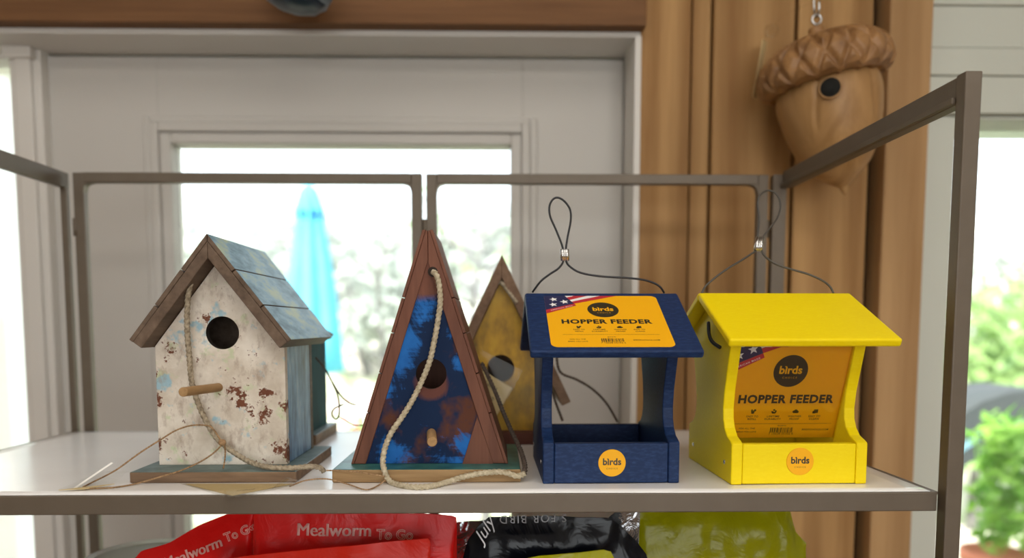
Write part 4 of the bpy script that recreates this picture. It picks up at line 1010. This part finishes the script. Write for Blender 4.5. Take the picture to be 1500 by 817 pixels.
# ------------------------------------------------------------------ bags and tub on the second shelf
Z2 = 1.105
def film(name, c, c2=None, rough=.22, bump=.5, sc=28):
    n = NT(name); a = n.noise(sc, 4, .55, None, 1.2); n.bump(a, bump, .004)
    m = n.fin(n.mix(n.ramp(n.noise(8, 3), [(.4, 0.0), (.7, .6)]), c, c2 or tuple(k * .8 for k in c)), rough, 0, .2, 0)
    return m
def bag(name, label, group, top, xb, y, thick, mats, lean=0, seed=1, nu=64, nv=40, seal=.06, crink=.003, printer=None):
    # top: polyline of (x, z) along the upper silhouette; xb: (left, right) at the bottom
    t = thing(name, label, 'bag', ((xb[0] + xb[1]) / 2, y, Z2), 0, group)
    L = [0]
    for i in range(1, len(top)): L.append(L[-1] + math.hypot(top[i][0] - top[i - 1][0], top[i][1] - top[i - 1][1]))
    def ev(u):
        d = u * L[-1]
        for i in range(1, len(L)):
            if d <= L[i] or i == len(L) - 1:
                f = (d - L[i - 1]) / max(1e-9, L[i] - L[i - 1]); return (top[i - 1][0] + (top[i][0] - top[i - 1][0]) * f, top[i - 1][1] + (top[i][1] - top[i - 1][1]) * f)
    q = mtx(t).inverted()
    def pt(u, v, side):
        a = ev(u); xo = xb[0] + (xb[1] - xb[0]) * u
        s = v ** .8
        x = xo + (a[0] - xo) * s; z = Z2 + (a[1] - Z2) * v
        bl = (math.sin(math.pi * min(1, max(0, u))) ** .55) * (max(0, 1 - v) ** .5 if v > .02 else 1)
        bl = bl * min(1, (1 - v) / seal + .02)
        w = crink * (noise.noise(Vector((x * 26, z * 26, seed))) + .5 * noise.noise(Vector((x * 70, z * 50, seed + 5))))
        yy = y + lean * v + side * (thick * bl + .0008) + w
        return q @ Vector((x, yy, z))
    mb = MB()
    for side in (-1, 1):
        b = len(mb.v)
        for j in range(nv + 1):
            for i in range(nu + 1): mb.v.append(tuple(pt(i / nu, j / nv, side)))
        for j in range(nv):
            for i in range(nu):
                a = b + j * (nu + 1) + i; f = [a, a + 1, a + nu + 2, a + nu + 1]
                mb.face(f if side < 0 else f[::-1], 0, True)
    o = mb.build('pouch', mats, t)
    return t, q, pt
def surf_y(pt, x, z, q, qi):
    # find the front surface point at world x, z
    u, v = .5, .9
    for _ in range(14):
        p = qi @ pt(u, v, -1); e = 1e-3
        pu = qi @ pt(min(1, u + e), v, -1); pv = qi @ pt(u, v - e, -1)
        a, b_ = (pu.x - p.x) / e, (p.x - pv.x) / e; c_, d_ = (pu.z - p.z) / e, (p.z - pv.z) / e
        det = a * d_ - b_ * c_
        if abs(det) < 1e-9: break
        dx, dz = x - p.x, z - p.z
        u = min(1, max(0, u + .8 * (dx * d_ - b_ * dz) / det)); v = min(.999, max(0, v + .8 * (a * dz - c_ * dx) / det))
    return (qi @ pt(u, v, -1)).y
M_bagred = film('red_pouch_film', srgb(226, 26, 22), srgb(206, 22, 24), .3, .4)
M_bagred2 = film('orange_red_pouch_film', srgb(190, 34, 16), srgb(176, 28, 16), .3, .25)
M_bagprint = plain('pale_red_print', srgb(246, 186, 176), .45)
M_black = film('black_pouch_film', srgb(12, 15, 24), srgb(7, 9, 14), .2, .5, 18)
M_lime = film('lime_pouch_film', srgb(160, 158, 8), srgb(128, 128, 6), .22, .5, 24)
M_silver = film('silvery_plastic_film', srgb(176, 178, 182), srgb(120, 122, 128), .12, 1.0, 36)  # silvery tone stands in for reflections on clear plastic
M_silver.node_tree.nodes['Principled BSDF'].inputs['Metallic'].default_value = .75
M_greyprint = plain('grey_print', srgb(150, 150, 155), .4)
M_whiteprint = plain('white_print', srgb(225, 225, 230), .4)
def xz(pl): return [(p[0], p[2]) for p in pl]
t, q, pt = bag('treat_pouch', 'bright red pouch with slanting top edge beside the white tub', None, xz([(-0.3954, 0.7400, 1.3151), (-0.3631, 0.7400, 1.3517), (-0.3347, 0.7400, 1.3600), (-0.3039, 0.7400, 1.3782), (-0.2685, 0.7400, 1.3921), (-0.2465, 0.7400, 1.3955), (-0.2466, 0.7400, 1.3141)]), (-0.4035, -0.2460), .742, .03, M_bagred, 0, 2)
qi = mtx(t)
def onbag(pt, q, qi, cx, cz, rot, off=.0018):
    def fn(u, v):
        off2 = off + .00002 * math.sin(u * 9e4)
        x, z = cx + u * math.cos(rot) - v * math.sin(rot), cz + u * math.sin(rot) + v * math.cos(rot)
        return tuple(q @ Vector((x, surf_y(pt, x, z, q, qi) - off2, z)))
    return fn
a_, b_ = [Vector(v) for v in [(-0.3352, 0.7200, 1.3420), (-0.2431, 0.7200, 1.3786)]]
ang = math.atan2(b_.z - a_.z, b_.x - a_.x); ln = (b_ - a_).length
mb = MB(); fn = onbag(pt, q, qi, a_.x, a_.z, ang)
for dx in (-.00045, 0, .00045): mb.text('Mealworm', fn, width=ln * .62, cx=ln * .31 + dx, cy=0, bold=.0); mb.build('bold_print', M_bagprint, t)
mb = MB(); mb.text('To Go', fn, width=ln * .34, cx=ln * .83, cy=.0015, bold=-9); mb.build('light_print', M_bagprint, t)
t, q, pt = bag('treat_pouch', 'wide upright red pouch with pale lettering under the middle of the shelf', None, xz([(-0.2433, 0.7200, 1.3213), (-0.2406, 0.7200, 1.3957), (-0.2406, 0.7200, 1.3984), (-0.2085, 0.7200, 1.3976), (-0.1147, 0.7200, 1.3958), (-0.0609, 0.7200, 1.3941), (-0.0421, 0.7200, 1.3920), (-0.0414, 0.7200, 1.3879), (-0.0418, 0.7200, 1.3200)]), (-0.2434, -0.0413), .72, .022, M_bagred, 0, 4, seal=.12, crink=.002)
qi = mtx(t); a_, b_ = [Vector(v) for v in [(-0.1968, 0.7050, 1.3799), (-0.0809, 0.7050, 1.3793)]]; ln = (b_ - a_).length
mb = MB(); fn = onbag(pt, q, qi, a_.x, a_.z, R(-1))
for dx in (-.00045, 0, .00045): mb.text('Mealworm', fn, width=ln * .615, cx=ln * .307 + dx, cy=.001, bold=.0); mb.build('bold_print', M_bagprint, t)
mb = MB(); mb.text('To Go', fn, width=ln * .31, cx=ln * .82, cy=-.0025, bold=-9); mb.build('light_print', M_bagprint, t)
bag('treat_pouch', 'plain orange-red pouch back standing in front of the lettered red pouch', None, xz([(-0.2728, 0.6750, 1.3378), (-0.2708, 0.6750, 1.3624), (-0.2267, 0.6750, 1.3680), (-0.1459, 0.6750, 1.3759), (-0.0649, 0.6750, 1.3832), (-0.0636, 0.6750, 1.3826), (-0.0634, 0.6750, 1.3364)]), (-0.2724, -0.0630), .675, .012, M_bagred2, 0, 6, seal=.1, crink=.0015)
t, q, pt = bag('seed_pouch', 'black glossy pouch with upside-down grey lettering between red and lime bags', None, xz([(-0.0425, 0.7200, 1.3130), (-0.0341, 0.7200, 1.3581), (-0.0300, 0.7200, 1.3726), (-0.0205, 0.7200, 1.3864), (-0.0097, 0.7200, 1.3953), (0.0404, 0.7200, 1.3964), (0.1082, 0.7200, 1.3947), (0.1206, 0.7200, 1.3843), (0.1344, 0.7200, 1.3704), (0.1441, 0.7200, 1.3578), (0.1537, 0.7200, 1.3116)]), (-0.0427, 0.1437), .702, .022, M_black, 0, 8, crink=.004)
qi = mtx(t); a_, b_ = [Vector(v) for v in [(0.0011, 0.7100, 1.3944), (0.0652, 0.7100, 1.3941)]]; ln = (b_ - a_).length
mb = MB(); mb.text('S FOR BIRD', onbag(pt, q, qi, (a_.x + b_.x) / 2, a_.z, R(181)), width=ln, cx=0, cy=0, bold=.0, space=1.2); mb.build('grey_print', M_greyprint, t)
mb = MB(); c_ = (-0.0122, 0.7100, 1.3836); fn = onbag(pt, q, qi, c_[0], c_[2], R(58))
mb.text('July', fn, width=.028, cx=0, cy=0, bold=.0, shear=.4); mb.build('white_script', M_whiteprint, t)
bag('seed_pouch', 'olive green pouch edge in front of the black pouch', None, xz([(0.0072, 0.6600, 1.3413), (0.0085, 0.6600, 1.3630), (0.0371, 0.6600, 1.3692), (0.0746, 0.6600, 1.3722), (0.0964, 0.6600, 1.3746), (0.1033, 0.6600, 1.3727), (0.1072, 0.6600, 1.3650), (0.1087, 0.6600, 1.3407)]), (0.0072, 0.1102), .664, .008, M_lime, 0, 14, seal=.1, crink=.001)
bag('seed_pouch', 'large lime green glossy pouch with folded corner, rightmost under the shelf', None, xz([(0.1234, 0.7400, 1.3044), (0.1396, 0.7400, 1.3546), (0.1497, 0.7400, 1.3887), (0.1882, 0.7400, 1.3913), (0.2513, 0.7400, 1.3917), (0.3048, 0.7400, 1.3908), (0.3093, 0.7400, 1.3836), (0.3164, 0.7400, 1.3607), (0.3273, 0.7400, 1.3492), (0.3235, 0.7400, 1.3377), (0.3217, 0.7400, 1.3031)]), (0.1370, 0.3253), .766, .033, M_lime, 0, 10, crink=.006)
bag('plastic_pouch', 'crinkled clear plastic pouch, reflections put into its silver colour, showing between the red and black pouches', None, xz([(-0.0564, 0.7900, 1.2871), (-0.0507, 0.7900, 1.3556), (-0.0462, 0.7900, 1.3646), (-0.0225, 0.7900, 1.3660), (-0.0017, 0.7900, 1.3674), (0.0034, 0.7900, 1.2867)]), (-0.0565, 0.0071), .80, .02, M_silver, 0, 12, crink=.008)
bag('plastic_pouch', 'crinkled silver and olive pouch corner between the black and lime pouches', None, xz([(0.0927, 0.7000, 1.3195), (0.1002, 0.7000, 1.3669), (0.1106, 0.7000, 1.3871), (0.1217, 0.7000, 1.3991), (0.1422, 0.7000, 1.4010), (0.1419, 0.7000, 1.3802), (0.1401, 0.7000, 1.3653), (0.1421, 0.7000, 1.3191)]), (0.0955, 0.1492), .7285, .003, M_silver, 0, 13, crink=.006)
# white tub
c_ = (-0.4061, 0.8450, 1.3161)
tb = thing('plastic_tub', 'white plastic tub with rimmed lid at the lower left behind the red pouch', 'tub', (c_[0], c_[1], Z2))
hz = c_[2] - Z2; R0 = .067
n = NT('white_tub_plastic'); M_tub = n.fin(n.mix(n.ramp(n.noise(22, 5, .7), [(.62, 0.0), (.72, .5)]), srgb(228, 228, 222), srgb(190, 160, 130)), .35)
n = NT('translucent_tub'); tr = n.n.new('ShaderNodeBsdfTranslucent'); tr.inputs[0].default_value = (.85, .85, .8, 1)
col = n.mix(n.ramp(n.noise(22, 5, .7), [(.62, 0.0), (.72, .5)]), srgb(238, 238, 232), srgb(190, 160, 130)); n.fin(col, .35)
mx = n.n.new('ShaderNodeMixShader'); mx.inputs[0].default_value = .5; n.link(n.b.outputs[0], mx.inputs[1]); n.link(tr.outputs[0], mx.inputs[2]); n.link(mx.outputs[0], n.out.inputs[0]); M_tub = n.mat
MB().lathe([(.057, 0), (.0585, .002), (R0 - .003, hz - .012), (R0 - .003, hz - .004)], 48).build('tub_body', M_tub, tb)
MB().lathe([(R0 - .0025, hz - .016), (R0, hz - .016), (R0, hz - .001), (R0 - .001, hz), (R0 - .0028, hz), (R0 - .0036, hz - .002), (R0 - .006, hz - .010), (.0002, hz - .011)], 64, cap=False).build('lid', M_tub, tb)
